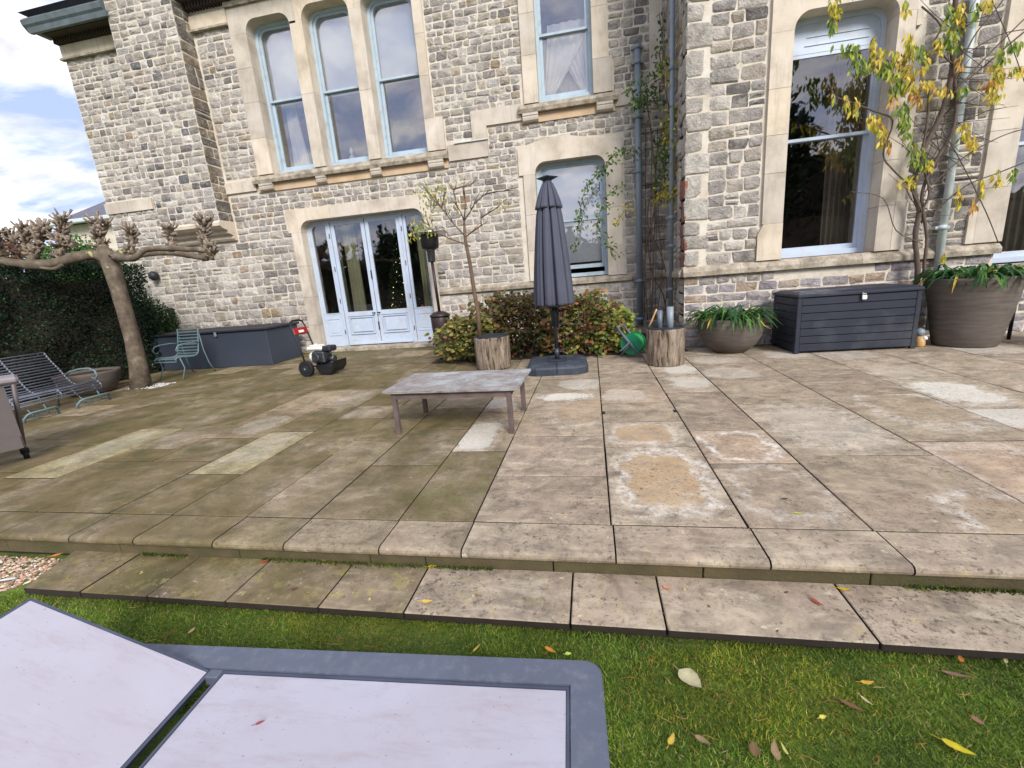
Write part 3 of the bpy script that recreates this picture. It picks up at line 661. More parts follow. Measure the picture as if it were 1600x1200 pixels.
# wing
ex_w = [(XC-.1, XC+.3, 1.2, 8), (2.44, 2.76, 1.2, 8), (3.94, 4.28, 1.2, 8), (2.7, 4.0, 1.0, 8), (4.1, 4.33, 1.2, 1.9), (5.12, 9.5, 1.2, 8), (XC-.1, 5.5, 1.1, 1.24), (5.42, 7, .95, 8)]
stone_field(XC, 9.5, 0.0, 1.10, Fw_, ex_w, (.12, .17), (.18, .32), cols=[rgb(172, 166, 166), rgb(158, 150, 148), rgb(184, 176, 168), rgb(150, 142, 146), rgb(168, 146, 126)])
stone_field(XC, 9.5, 1.24, ZT, Fw_, ex_w, (.13, .205), (.15, .33), dep=(.006, .02), cols=SCOL[:4]+[SCOL[6], rgb(112, 106, 102), SCOL[5]])
z = 1.24; k = 0
while z < ZT:                          # rugged pale quoins on the wing corner
    h = rnd.uniform(.2, .34); one_stone(XC-.02, XC+(.34 if k % 2 else .22), z, z+h, Fw_, (.01, .025), [rgb(190, 184, 172), rgb(172, 165, 154), rgb(182, 175, 164)], round_=.3)
    one_stone(YW-.02, YW+(.22 if k % 2 else .34), z, z+h, Fr, (.012, .02), [rgb(150, 96, 76), rgb(138, 88, 72)] if z < 2.3 else [rgb(176, 168, 156)]); z += h; k += 1
stone_field(YW+.3, YM, 1.2, ZT, Fr, [], (.16, .24), (.18, .4)); stone_field(YW+.02, YM, 0, 1.08, Fr, [], (.14, .2), (.18, .4))
# chimney breast
YC = 8.7; Fc = lambda u, z, d: Vector((u, YC-d, z)); Fcr = lambda u, z, d: Vector((-7.72+d, u, z))
m = MB(); m.box(-9.2, -7.72, YC, YM+.1, 2.96, 8.6); m.build('chimney_breast', M['mortar'], house)
stone_field(-9.2, -7.72, 2.96, 8.6, Fc, [], (.11, .17), (.12, .28), cols=SCOL+[rgb(120, 116, 112), rgb(104, 102, 102)]); stone_field(YC, YM, 2.96, 8.0, Fcr, [], (.15, .24), (.16, .3), cols=[rgb(120, 108, 92), rgb(104, 98, 90), rgb(134, 120, 98)])  # return face gets darker stone colours, painting in the shade on that side
m = MB()
prof = [(YM+.05, 2.60), (9.03, 2.60), (8.99, 2.64), (8.99, 2.70), (8.88, 2.74), (8.86, 2.80), (8.74, 2.83), (8.67, 2.88), (8.66, 2.94), (8.70, 2.99), (YM+.05, 2.99)]
m.prism(prof, -9.2, -7.70, 'x'); m.build('corbel', M['ashlar'], house, rv=.9)
# ranking: the 300 stones that show largest are parts, the rest one part
stones.sort(key=lambda s: -s[3])
for vs, fs, c, s in stones[:298]:
    cen = sum(vs, Vector())/len(vs); m = MB(); m.add([v-cen for v in vs], fs, c); m.build('stone', M['stone'], house, cen)
m = MB()
for vs, fs, c, s in stones[298:]: m.add(vs, fs, c)
m.build('stonework', M['stone'], house, kind='stuff')

# dressed stone
def dressed(poly, y0, y1, mat='ashlar', name='dressed_block', **pr):
    m = MB(); m.prism(poly, y0, y1); o = m.build(name, M[mat], house); o['rv'] = pr.get('rv', rnd.random()); return o
def rect(x0, x1, z0, z1, g=.0025): return [(x0+g, z0+g), (x1-g, z0+g), (x1-g, z1-g), (x0+g, z1-g)]
def arc(cx, cz, r, a0, a1, n=8): return [(cx+r*math.cos(R(a0+(a1-a0)*k/n)), cz+r*math.sin(R(a0+(a1-a0)*k/n))) for k in range(n+1)]
def lintel(ox0, ox1, x0, x1, top, r, zo, face, back, split=None, mat='ashlar'):  # block over an opening with rounded upper corners
    zb = top-r
    if split is None: split = [(ox0, ox1)]
    for (a, b) in split:
        p = [(a, zo)]
        pts = []
        if a <= x0: pts += [(a, zb), (x0, zb)]+arc(x0+r, top-r, r, 180, 90)
        else: pts += [(a, top)]
        if b >= x1: pts += arc(x1-r, top-r, r, 90, 0)+[(x1, zb), (b, zb)]
        else: pts += [(b, top)]
        g = .0025; pts = [(u+(g if abs(u-a) < 1e-6 else -g if abs(u-b) < 1e-6 else 0), z) for u, z in pts]
        dressed(pts+[(b-g, zo), (a+g, zo)], face, back)
def jamb(x0, x1, z0, z1, face, back, n=4, kick=None):
    zs = [z0]
    for k in range(n-1): zs.append(z0+(z1-z0)*(k+1)/n+rnd.uniform(-.08, .08))
    zs.append(z1)
    for a, b in zip(zs, zs[1:]): dressed(rect(x0, x1, a, b), face, back)
FM, BM = YM-.042, YM+.27
# door surround
jamb(DOOR[0]-.24, DOOR[0], .02, DOOR[3]-.22, FM, BM, 4); jamb(DOOR[1], DOOR[1]+.17, .02, DOOR[3]-.22, FM, BM, 4)
lintel(-6.40, -3.14, DOOR[0], DOOR[1], DOOR[3], .22, 3.09, FM, BM, [(-6.40, -5.35), (-5.35, -4.0), (-4.0, -3.14)])
m = MB(); m.box(-6.12, -3.3, 8.93, 9.36, -.01, .075, .01); m.build('door_step', M['sill'], house)
# triple window
jamb(-6.86, T1[0], 3.84, 6.40, FM, BM, 4); jamb(T1[1], T2[0], 3.84, 6.44, FM, BM, 2); jamb(T2[1], T3[0], 3.84, 6.44, FM, BM, 2); jamb(T3[1], -2.86, 4.42, 6.44, FM, BM, 3)
dressed(rect(T3[1], -2.68, 3.84, 4.42), FM, BM)
lintel(-6.86, -5.405, T1[0], T1[1], T1[3], .22, 6.86, FM, BM); lintel(-5.405, -4.17, T2[0], T2[1], T2[3], .22, 6.86, FM, BM); lintel(-4.17, -2.86, T3[0], T3[1], T3[3], .22, 6.86, FM, BM)
m = MB(); m.prism([(8.98, 3.66), (8.96, 3.72), (8.98, 3.77), (9.1, 3.835), (9.38, 3.86), (9.38, 3.66)], -6.97, -2.64, 'x'); m.build('window_sill', M['sill'], house)
for a, b in ((-6.93, -5.5), (-5.5, -4.1), (-4.1, -2.66)): dressed(rect(a, b, 3.50, 3.66), YM-.035, YM+.02, 'ochre')
def bracket(x0, x1, zt, y=8.985):
    m = MB(); p = [(YM-.02, zt), (y, zt), (y, zt-.045), (y+.012, zt-.05), (y+.012, zt-.06), (y+.01, zt-.08), (y+.02, zt-.12), (y+.05, zt-.145), (YM-.02, zt-.15)]
    m.prism(p, x0, x1, 'x'); m.build('bracket', M['ashlar'], house, rv=.2)
for a, b in ((-6.84, -6.52), (-5.5, -5.28), (-4.28, -4.05), (-3.05, -2.74)): bracket(a, b, 3.66)
# string bands
FB = YM-.045
for a, b in ((-7.72, -7.3), (-7.3, -6.97)): dressed(rect(a, b, 3.55, 3.77), FB, YM)
for a, b in ((-10.96, -10.3), (-10.3, -9.66)): dressed(rect(a, b, 3.46, 3.70), FB, YM)
dressed(rect(-2.64, -1.84, 3.61, 3.90), FB, YM, rv=.1)
m = MB(); m.box(-2.5, -1.83, FB-.03, FB+.03, 3.9, 3.915); m.build('lead_flashing', M['pipe_white'], house)
dressed([(-2.13, 3.92), (-1.84, 3.92), (-1.84, 4.14), (-1.35, 4.14), (-1.35, 4.42), (-2.13, 4.42)], FB, YM, rv=.3)
dressed(rect(-1.35, -1.15, 4.14, 4.42), FB, YM); dressed(rect(.55, 1.0, 4.14, 4.42), FB, YM); dressed(rect(1.0, 1.3, 4.14, 4.42), FB, YM)
dressed(rect(1.14, 1.36, 4.42, 6.0), FB+.02, YM)
# mid upper window
jamb(-1.09, MID[0], 4.40, 7.2, FM, BM, 4); jamb(MID[1], .43, 4.94, 7.2, FM, BM, 3); dressed(rect(MID[1], .51, 4.40, 4.94), FM, BM)
lintel(-1.09, .43, MID[0], MID[1], 7.4, .2, 7.75, FM, BM)
m = MB(); m.prism([(8.98, 4.23), (8.96, 4.29), (8.98, 4.34), (9.1, 4.40), (9.38, 4.42), (9.38, 4.23)], -1.2, .60, 'x'); m.build('window_sill', M['sill'], house)
dressed(rect(-1.15, .55, 4.07, 4.23), YM-.035, YM+.02, 'ochre')
bracket(-1.13, -.84, 4.23); bracket(.22, .51, 4.23)
# low window
jamb(-1.20, LOW[0], 1.2, LOW[3]-.2, FM, BM, 3); jamb(LOW[1], .64, 1.75, LOW[3]-.2, FM, BM, 2); dressed([(LOW[1], 1.2), (.70, 1.2), (.70, 1.58), (.64, 1.75), (LOW[1], 1.75)], FM, BM)
lp = [(-1.28, 3.19), (LOW[0], 3.19)]+arc(LOW[0]+.2, LOW[3]-.2, .2, 180, 90)+arc(LOW[1]-.2, LOW[3]-.2, .2, 90, 0)+[(LOW[1], 3.19), (.66, 3.19), (.69, 3.60), (.3, 3.66), (-.3, 3.78), (-.8, 3.77), (-1.28, 3.68)]
dressed(lp, FM, BM, rv=.6)
# plinth string courses
xx = [-3.13, -2.4, -1.6, -.8, .1, .8, XC-.04]
for a, b in zip(xx, xx[1:]):
    m = MB(); m.prism([(YM-.07, 1.08), (YM-.075, 1.14), (YM-.06, 1.16), (YM, 1.205), (YM+.05, 1.205), (YM+.05, 1.08)], a+.002, b-.002, 'x'); m.build('string_course', M['sill'], house)
xx = [XC-.03, 2.2, 3.0, 3.8, 4.6, 5.47]
for a, b in zip(xx, xx[1:]):
    m = MB(); m.prism([(YW-.08, 1.10), (YW-.085, 1.165), (YW-.07, 1.19), (YW, 1.25), (YW+.35, 1.255), (YW+.35, 1.10)], a+.002, b-.002, 'x'); m.build('string_course', M['sill'], house)
m = MB(); m.prism([(XC-.08, 1.10), (XC-.085, 1.165), (XC-.07, 1.19), (XC, 1.25), (XC+.02, 1.25), (XC+.02, 1.10)], YW+.0, YM-.08); m.build('string_course', M['sill'], house)
# wing big window surround
FWf, BWf = YW-.045, YW+.30
jamb(2.47, BIG[0], 1.76, BIG[3]-.2, FWf, BWf, 4); dressed([(2.42, 1.255), (BIG[0], 1.255), (BIG[0], 1.76), (2.49, 1.76), (2.42, 1.62)], FWf, BWf)
jamb(BIG[1], 4.15, 1.255, BIG[3]-.2, FWf, BWf, 5)
for z0, z1, xr in ((1.255, 1.9, 4.30), (2.6, 3.2, 4.20), (3.98, 4.16, 4.22)): dressed(rect(4.15, xr, z0, z1), FWf, YW)
lintel(2.47, 4.15, BIG[0], BIG[1], BIG[3], .2, 5.0, FWf, BWf, [(2.47, 3.4), (3.4, 4.15)])
jamb(5.14, FRN[0], 1.255, 4.1, FWf, BWf, 4); dressed([(5.05, 1.255), (5.14, 1.255), (5.14, 1.80), (5.05, 1.68)], FWf, YW); lintel(5.14, 7.2, FRN[0], FRN[1], FRN[3], .2, 4.9, FWf, BWf)
m = MB(); m.box(5.48, 7.0, YW-.05, YW+.3, .86, .95, .01); m.build('window_sill', M['sill'], house)

# cornice, frieze and gutter (left of the chimney, and right of it)
for (a, b, cap) in ((-10.95, -9.22, True), (-7.72, -6.86, False)):
    dressed(rect(a, b, 6.62, 6.86), YM-.06, YM, rv=1)
    m = MB(); m.box(a-.05 if cap else a, b, YM-.09, YM, 6.585, 6.62); m.build('string_course', M['sill'], house)
m = MB(); m.box(-6.86, -2.8, YM-.09, YM, 6.865, 6.95); m.build('string_course', M['sill'], house)
for (a, b, zb) in ((-10.97, -9.2, 6.86), (-7.72, -2.8, 6.95)):
    m = MB(); m.box(a, b, 8.78, YM, zb+.10, zb+.16)
    n = int((b-a)/.07)
    for k in range(n): m.box(a+k*.07+.01, a+k*.07+.045, 8.95, YM, zb+.0, zb+.10)
    m.build('dentil_soffit', M['soffit'], house)
m = MB(); m.prism([(9.1, 7.02), (8.80, 7.02), (8.76, 6.98), (8.70, 6.99), (8.62, 7.08), (8.60, 7.16), (8.66, 7.22), (9.1, 7.30)], -11.2, -9.2, 'x'); m.build('gutter', M['gutter'], house)
m = MB(); m.prism([(8.80, 7.02), (8.72, 6.94), (8.64, 6.93), (8.62, 7.02)], -11.1, -9.15, 'x'); m.build('gutter_bracket', M['gutter'], house)
m = MB(); m.prism([(9.1, 7.12), (8.62, 7.13), (8.55, 7.2), (8.6, 7.32), (9.1, 7.4)], -7.66, XC, 'x'); m.build('gutter', M['gutter'], house)
# roof slopes above
m = MB(); m.add([(-11.2, 8.6, 7.3), (XC+.3, 8.6, 7.41), (XC+.3, 12.2, 9.8), (-9.5, 12.2, 9.8), (-11.2, 15.8, 7.3)], [(0, 1, 2, 3), (0, 3, 4)]); m.build('roof', M['slate'], house)
m = MB(); m.add([(XC-.1, 7.1, 7.42), (9.7, 7.1, 7.42), (9.7, 12.2, 10), (XC-.1, 12.2, 10)], [(0, 1, 2, 3)]); m.build('roof', M['slate'], house)
# dark rooms behind the windows
def room(x0, x1, y0, y1, z0, z1):
    m = MB(); m.add([(x0, y0, z0), (x1, y0, z0), (x1, y1, z0), (x0, y1, z0), (x0, y0, z1), (x1, y0, z1), (x1, y1, z1), (x0, y1, z1)], [(0, 1, 2, 3), (7, 6, 5, 4), (3, 2, 6, 7), (0, 3, 7, 4), (1, 5, 6, 2)])
    m.build('room', M['interior'], house)
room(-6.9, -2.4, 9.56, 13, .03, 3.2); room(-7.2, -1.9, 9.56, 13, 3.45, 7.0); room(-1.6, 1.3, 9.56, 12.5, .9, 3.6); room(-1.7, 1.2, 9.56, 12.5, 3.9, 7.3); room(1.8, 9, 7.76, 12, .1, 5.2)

# ---- windows and doors
def frame_ring(m, x0, x1, z0, z1, w, y0, y1, r=0.0, wt=None, wb=None):   # rectangular frame, optional rounded outer top corners
    wt = wt or w; wb = wb or w
    if r:
        o = [(x0, z0), (x1, z0), (x1, z1-r)]+arc(x1-r, z1-r, r, 0, 90)[1:]+arc(x0+r, z1-r, r, 90, 180)+[]
        ri = max(.02, r-w*.4); a, b, c, d = x0+w, x1-w, z0+wb, z1-wt
        i = [(a, c), (b, c), (b, d-ri)]+arc(b-ri, d-ri, ri, 0, 90)[1:]+arc(a+ri, d-ri, ri, 90, 180)
        n = len(o); vs = [(p[0], y, p[1]) for y in (y0, y1) for p in o]+[(p[0], y, p[1]) for y in (y0, y1) for p in i]
        fs = []
        for k in range(n):
            l = (k+1) % n
            fs += [(k, l, 2*n+l, 2*n+k), (n+k, 3*n+k, 3*n+l, n+l), (2*n+k, 2*n+l, 3*n+l, 3*n+k), (k, n+k, n+l, l)]
        m.add(vs, fs)
    else:
        m.box(x0, x0+w, y0, y1, z0, z1); m.box(x1-w, x1, y0, y1, z0, z1); m.box(x0+w, x1-w, y0, y1, z0, z0+wb); m.box(x0+w, x1-w, y0, y1, z1-wt, z1)
def plate(m, x0, x1, z0, z1, y, r=0.0):
    p = [(x0, z0), (x1, z0)]+(arc(x1-r, z1-r, r, 0, 90)+arc(x0+r, z1-r, r, 90, 180) if r else [(x1, z1), (x0, z1)])
    m.prism(p, y, y+.006)
def sash_window(op, y, meet, paint, r=.2, glass='glass', blind=None, open_gap=0.0, transom=None, label=None):
    x0, x1, z0, z1 = op
    m = MB(); frame_ring(m, x0, x1, z0, z1, .06, y, y+.14, r, wb=.07)
    w = m.build('window', M[paint], house)
    if label: w['label'] = label
    a, b = x0+.06, x1-.06
    top = z1-.06 if transom is None else transom
    m = MB(); frame_ring(m, a, b, meet-.02, top, .045, y+.035, y+.075, max(.05, r-.03) if transom is None else 0, wb=.04); m.build('upper_sash', M[paint], w)
    m = MB(); plate(m, a+.04, b-.04, meet, top-.04, y+.05, max(.04, r-.05) if transom is None else 0); m.build('pane', M[glass], w)
    m = MB(); frame_ring(m, a, b, z0+.07+open_gap, meet+.02, .05, y+.08, y+.12, wb=.075, wt=.04); m.build('lower_sash', M[paint], w)
    m = MB(); plate(m, a+.045, b-.045, z0+.14+open_gap, meet-.01, y+.10); m.build('pane', M[glass], w)
    if transom is not None:
        m = MB(); p = [(a, top), (b, top)]+arc(b-.16, z1-.06-.16, .16, 0, 90)+arc(a+.16, z1-.06-.16, .16, 90, 180); m.prism(p, y+.03, y+.08)
        m.box(a+.18, b-.12, y+.018, y+.029, top+.09, top+.10); m.box(a+.2, b-.12, y+.018, y+.029, top+.19, top+.2); m.build('transom_panel', M[paint], w)
    if blind:
        m = MB(); m.box(a+.02, b-.02, y+.135, y+.14, blind, top); m.build('roller_blind', M['white_blind' if blind < 2 else 'blind'], w)
    return w
YF = 9.30
sash_window((T1[0], T1[1], 3.86, T1[3]), YF, 5.26, 'blue_paint', blind=5.2)
w2 = sash_window((T2[0], T2[1], 3.86, T2[3]), YF, 5.27, 'blue_paint', blind=5.2)
sash_window((T3[0], T3[1], 3.86, T3[3]), YF, 5.31, 'blue_paint', blind=5.26)
sash_window((MID[0], MID[1], 4.42, 7.4), YF-.1, 5.52, 'blue_paint')
sash_window((LOW[0], LOW[1], 1.22, LOW[3]), YF-.05, 2.31, 'blue_paint', open_gap=.09, blind=1.5)
sash_window((BIG[0], BIG[1], 1.26, BIG[3]), 7.50, 2.88, 'white_paint', glass='glass_dark', transom=3.95)
fw = sash_window((FRN[0], FRN[1], .96, FRN[3]), 7.5, 2.5, 'white_paint', glass='glass_dark')
# french door set
m = MB(); x0, x1 = DOOR[0], DOOR[1]; yd = 9.27
frame_ring(m, x0, x1, .08, DOOR[3], .05, yd, yd+.1, .22, wb=.02, wt=.05); fd = m.build('french_door', M['white_paint'], house)
def leafdoor(a, b, z0, z1, name, st=.08, y=yd+.01, rr=0.0, side=0):
    m = MB(); zp = .84
    if rr:
        # tall side light with a rounded outer corner
        p = [(a, zp-.06), (b, zp-.06)]
        o = [(a, zp-.02), (b, zp-.02)]+([(b, z1)]+arc(a+rr, z1-rr, rr, 90, 180) if side < 0 else arc(b-rr, z1-rr, rr, 0, 90)+[(a, z1)])
        i = [(a+st, zp), (b-st, zp)]+([(b-st, z1-st)]+arc(a+st+rr*.6, z1-st-rr*.6, rr*.6, 90, 180) if side < 0 else arc(b-st-rr*.6, z1-st-rr*.6, rr*.6, 0, 90)+[(a+st, z1-st)])
        n = len(o); y0_, y1_ = y, y+.05; vs = [(q[0], yy, q[1]) for yy in (y0_, y1_) for q in o]+[(q[0], yy, q[1]) for yy in (y0_, y1_) for q in i]
        m.add(vs, [f for k in range(n) for l in [(k+1) % n] for f in ((k, l, 2*n+l, 2*n+k), (n+k, 3*n+k, 3*n+l, n+l), (2*n+k, 2*n+l, 3*n+l, 3*n+k), (k, n+k, n+l, l))])
        m.box(a, b, y, y+.05, z0, zp-.025)
    else:
        frame_ring(m, a, b, z0, z1, st, y, y+.05, wb=.20); m.box(a+st, b-st, y, y+.05, .74, .84); m.box(a+st, b-st, y+.02, y+.045, z0+.2, .74)
    # raised panel with a moulding
    pa, pb, pz0, pz1 = a+st+.015, b-st-.015, z0+.23, .72
    if rr: pa, pb = a+.05, b-.07
    m.box(pa, pb, y-.012, y, pz0, pz0+.022); m.box(pa, pb, y-.012, y, pz1-.022, pz1); m.box(pa, pa+.022, y-.012, y, pz0+.022, pz1-.022); m.box(pb-.022, pb, y-.012, y, pz0+.022, pz1-.022)
    m.box(pa+.05, pb-.05, y-.008, y+.03, pz0+.05, pz1-.05, .01)
    d = m.build(name, M['white_paint'], fd); return d
l = leafdoor(-6.05, -5.60, .10, 2.79, 'side_light', .055, rr=.2, side=-1); m = MB(); plate(m, -6.0, -5.65, .84, 2.74, yd+.03); m.build('pane', M['glass_dark'], fd)
for q in (-5.60, -3.92): m = MB(); m.box(q, q+.06, yd-.01, yd+.08, .1, 2.79); m.build('door_post', M['white_paint'], fd)
leafdoor(-5.53, -4.74, .10, 2.79, 'door_leaf'); leafdoor(-4.72, -3.93, .10, 2.79, 'door_leaf')
for a, b in ((-5.45, -4.82), (-4.64, -4.01)): m = MB(); plate(m, a, b, .84, 2.71, yd+.03); m.build('pane', M['glass_dark'], fd)
leafdoor(-3.85, -3.36, .10, 2.79, 'side_light', .055, rr=.2, side=1); m = MB(); plate(m, -3.8, -3.41, .84, 2.74, yd+.03); m.build('pane', M['glass_dark'], fd)
m = MB(); m.box(-5.5, -3.95, yd-.05, yd+.0, .095, .15, .006); m.build('weather_bar', M['white_paint'], fd)
for xx_, zz in ((-4.78, .79), (-4.66, .79)):
    m = MB(); m.tube([(xx_, yd, zz), (xx_, yd-.05, zz)], .012, 8); m.box(xx_-.045, xx_+.015, yd-.065, yd-.045, zz-.012, zz+.012, .004); m.build('handle', M['black_metal'], fd)
for xx_, zz in ((-4.73, 1.62), (-4.73, .50)): m = MB(); m.box(xx_-.012, xx_+.014, yd-.012, yd+.01, zz-.09, zz+.09, .003); m.build('bolt', M['iron_rust'], fd)
for xx_ in (-5.57, -3.89):
    for zz in (.4, 1.1, 1.8, 2.5): m = MB(); m.box(xx_-.007, xx_+.007, yd-.022, yd-.008, zz-.05, zz+.05); m.build('hinge', M['iron_rust'], fd)

# curtains (hang inside the windows)
def curtain(x0, x1, z0, z1, y, mat, label, folds=6, top=None, amp=.03, name='curtain'):
    m = MB(); n = folds*8; rows = 7; vs = []
    for r_ in range(rows):
        t = r_/(rows-1); z = z1+(z0-z1)*t; a, b = x0, x1
        if top: a = top[0]+(x0-top[0])*t**1.3; b = top[1]+(x1-top[1])*t**1.3
        for k in range(n+1):
            u = k/n; vs.append((a+(b-a)*u, y+amp*math.sin(u*folds*2*math.pi+.6*math.sin(3*t))+.01*math.sin(9*u+5*t), z))
    m.add(vs, [(r_*(n+1)+k, r_*(n+1)+k+1, (r_+1)*(n+1)+k+1, (r_+1)*(n+1)+k) for r_ in range(rows-1) for k in range(n)], smooth=True)
    return tag(m.build(name, M[mat]), label, 'curtain')
curtain(-5.86, -5.62, .06, 2.9, 9.72, 'curtain', 'sage green curtain behind the far left side light of the French doors', 4)
curtain(-5.5, -5.18, .06, 2.9, 9.66, 'curtain', 'sage green curtain behind the left door leaf of the French doors', 4)
curtain(-3.74, -3.46, .06, 2.9, 9.66, 'curtain', 'sage green curtain behind the right side light, beside the patio heater', 4)
curtain(-6.38, -5.92, 3.7, 5.3, 9.66, 'voile', 'white drape inside the leftmost of the three tall upper windows', 5, top=(-6.36, -6.1))
curtain(-.74, -.58, 4.55, 5.75, 9.42, 'voile', 'white net curtain swept to the left in the upper middle window', 5, top=(-.62, .16), amp=.015)
curtain(.0, .10, 4.55, 5.75, 9.45, 'voile', 'white net curtain swept to the right in the upper middle window', 5, top=(-.58, .14), amp=.015)
curtain(-.72, .1, 4.4, 5.6, 9.52, 'net', 'flat grey-white net across the back of the upper middle window', 10, amp=.008)
curtain(3.52, 3.92, 1.0, 4.2, 7.86, 'curtain_beige', 'taupe curtain gathered at the right of the large dark window', 5)
curtain(5.62, 6.3, .2, 4.2, 7.86, 'curtain_beige', 'taupe curtain in the window at the right edge, behind the tall planter', 7)
# finial on the middle upper sill
fo = at(552, 243, 9.52); m = MB(); m.lathe([(.05, 3.95), (.055, 4.06), (.03, 4.08), (.02, 4.10), (.035, 4.13), (.04, 4.16), (.03, 4.19), (.012, 4.205), (.016, 4.225), (.004, 4.24)], fo.x, 9.46, 16)
tag(m.build('finial', M['white_plastic']), 'small white turned finial on the inner sill of the middle tall window', 'ornament')
# christmas tree behind the right door leaf
ct = thing('christmas_tree', 'dark decorated Christmas tree with warm fairy lights inside the French doors', 'christmas tree', (-4.42, 10.1, .05))
def leafcloud(n, fn, size, cols, mat, name, parent=None, up=.3, **pr):
    V = np.empty((n*2, 3, 3)); C = np.empty((n*2, 3))
    for i in range(n):
        p, nr = fn(); s = size*rnd.uniform(.6, 1.3)
        d = Vector((rnd.gauss(0, 1), rnd.gauss(0, 1), rnd.gauss(0, 1)+up)).normalized()
        if nr is not None: d = (d*.8+nr*.5).normalized()
        a = d.cross(Vector((rnd.gauss(0, 1), rnd.gauss(0, 1), rnd.gauss(0, 1)))).normalized()*s*.32
        e = p+d*s; mid = p+d*s*.5; c = leafcol(*cols)[:3]
        V[2*i] = (p, mid+a, e); V[2*i+1] = (p, e, mid-a); C[2*i] = c; C[2*i+1] = c
    return fast_tris(name, V, C, M[mat], parent, **pr)
def cone():
    t = rnd.random()**.7; z = 2.35*(1-t); r = .62*t*rnd.uniform(.6, 1); a = rnd.uniform(0, 6.28); return Vector((r*math.cos(a), r*math.sin(a), z)), Vector((math.cos(a), math.sin(a), 0))
leafcloud(5000, cone, .07, [rgb(30, 50, 28), rgb(40, 62, 34)], 'hedge', 'crown', ct, kind='stuff')
m = MB()
for _ in range(120):
    p, n_ = cone(); p.x *= 1.05; p.y *= 1.05; m.lathe([(.001, p.z-.007), (.009, p.z), (.001, p.z+.007)], p.x, p.y, 5)
m.build('fairy_lights', M['fairy'], ct, kind='stuff')

# ------------------------------------------------------------------ pipes on the house
def pipe(pts, r, mat, label, rings=(), cap=True, sub=None):
    t = thing('drainpipe', label, 'drainpipe', pts[0]); o = Vector(pts[0])
    m = MB(); m.tube([Vector(p)-o for p in pts], r, 14); m.build('pipe', M[mat], t)
    for p in rings:
        p = Vector(p)-o; m = MB(); m.tube([p-Vector((0, 0, .03)), p+Vector((0, 0, .03))], r*1.22, 14); m.box(p.x-r*1.9, p.x+r*1.9, p.y-.012, p.y+.012+r, p.z-.018, p.z+.018); m.build('pipe_collar', M[mat], t)
    return t
pipe([(.935, 9.0, .2), (.935, 9.0, 5.0)], .055, 'pipe_grey', 'fat grey soil pipe with an open cap, left of the corner downpipe', [(.935, 9.0, z) for z in (.32, 1.05, 3.0, 3.9, 4.75, 4.98)])
x2 = 1.335
pipe([(x2, 7.95, .35), (x2, 7.95, 6.5)], .036, 'pipe_grey', 'slim grey downpipe in the corner where the wing meets the wall', [(x2, 7.95, z) for z in (.9, 1.6, 2.05, 3.1, 4.2)])
wp = [at(1446, 450, 7.2), at(1450, 380, 7.2), at(1456, 300, 7.2), at(1466, 200, 7.2), at(1474, 100, 7.2), at(1480, 0, 7.2)]
xw = 4.72; pipe([(xw+.02, 7.21, .1), (xw, 7.21, 6.8)], .045, 'pipe_white', 'white downpipe on the right wing behind the yellow-leaved climber', [(xw, 7.21, z) for z in (1.5, 3.1, 4.6)])

# ------------------------------------------------------------------ neighbour's house
nb = thing('neighbouring_house', 'distant stone building with slate roof and white gutter beyond the hedge', 'building', (-20, 16, 0))
m = MB(); m.box(-1.6, 6, 0, 6, -.2, 4.88); m.build('wall', M['mortar'], nb)
m = MB(); m.add([(-1.9, -.35, 4.98), (6, -.35, 4.98), (6, 3.2, 7.4), (1.8, 3.2, 7.4), (-1.9, 6.4, 4.98)], [(0, 1, 2, 3), (0, 3, 4)]); m.build('roof', M['slate'], nb)
m = MB(); m.box(-1.95, 6, -.5, -.36, 4.86, 5.02, .03); m.build('gutter', M['pipe_white'], nb)

# ------------------------------------------------------------------ hedges and trees
YEW = [rgb(12, 28, 16), rgb(18, 38, 23), rgb(28, 50, 28), rgb(14, 32, 25), rgb(44, 66, 34)]
def hedge(name, x0, x1, y0, y1, ztop, n, label, size=.05, cols=YEW, bulge=.18, z0=0.0, seed=0):
    t = thing(name, label, 'hedge', ((x0+x1)/2, (y0+y1)/2, 0)); ox, oy = t.location.x, t.location.y
    m = MB(); m.box(x0-ox+.22, x1-ox-.22, y0-oy+.22, y1-oy-.22, z0, ztop-.25); m.build('branches', M['stem_dark'], t)
    def top(x, y): return ztop+.14*mnoise.noise(Vector((x*1.3, y*1.3, seed)))+.1*mnoise.noise(Vector((x*4, y*4, seed)))
    def fn():
        f = rnd.random(); x, y = rnd.uniform(x0, x1), rnd.uniform(y0, y1); zt = top(x, y); dep = abs(rnd.gauss(0, .07))
        if f < .2: p = Vector((x, y, zt-dep)); nr = Vector((0, 0, 1))
        elif f < .75:
            z = z0+rnd.random()*(zt-z0); b = bulge*mnoise.noise(Vector((y*1.6, z*1.6, seed+5)))+.06*mnoise.noise(Vector((y*6, z*6, seed))); p = Vector((x1+b-dep, y, z)); nr = Vector((1, 0, 0))
        else:
            z = z0+rnd.random()*(zt-z0); yy, s = rnd.choice(((y0, -1), (y1, 1))); b = bulge*mnoise.noise(Vector((x*1.6, z*1.6, seed+9))); p = Vector((x, yy+s*(b-dep), z)); nr = Vector((0, s, 0))
        return p-Vector((ox, oy, 0)), nr
    leafcloud(n, fn, size, cols, 'hedge', 'foliage', t, kind='stuff'); return t
hedge('yew_hedge', -11.2, -8.75, 1.6, 7.7, 2.12, 85000, 'long dark green clipped yew hedge behind the slatted metal bench', .042)
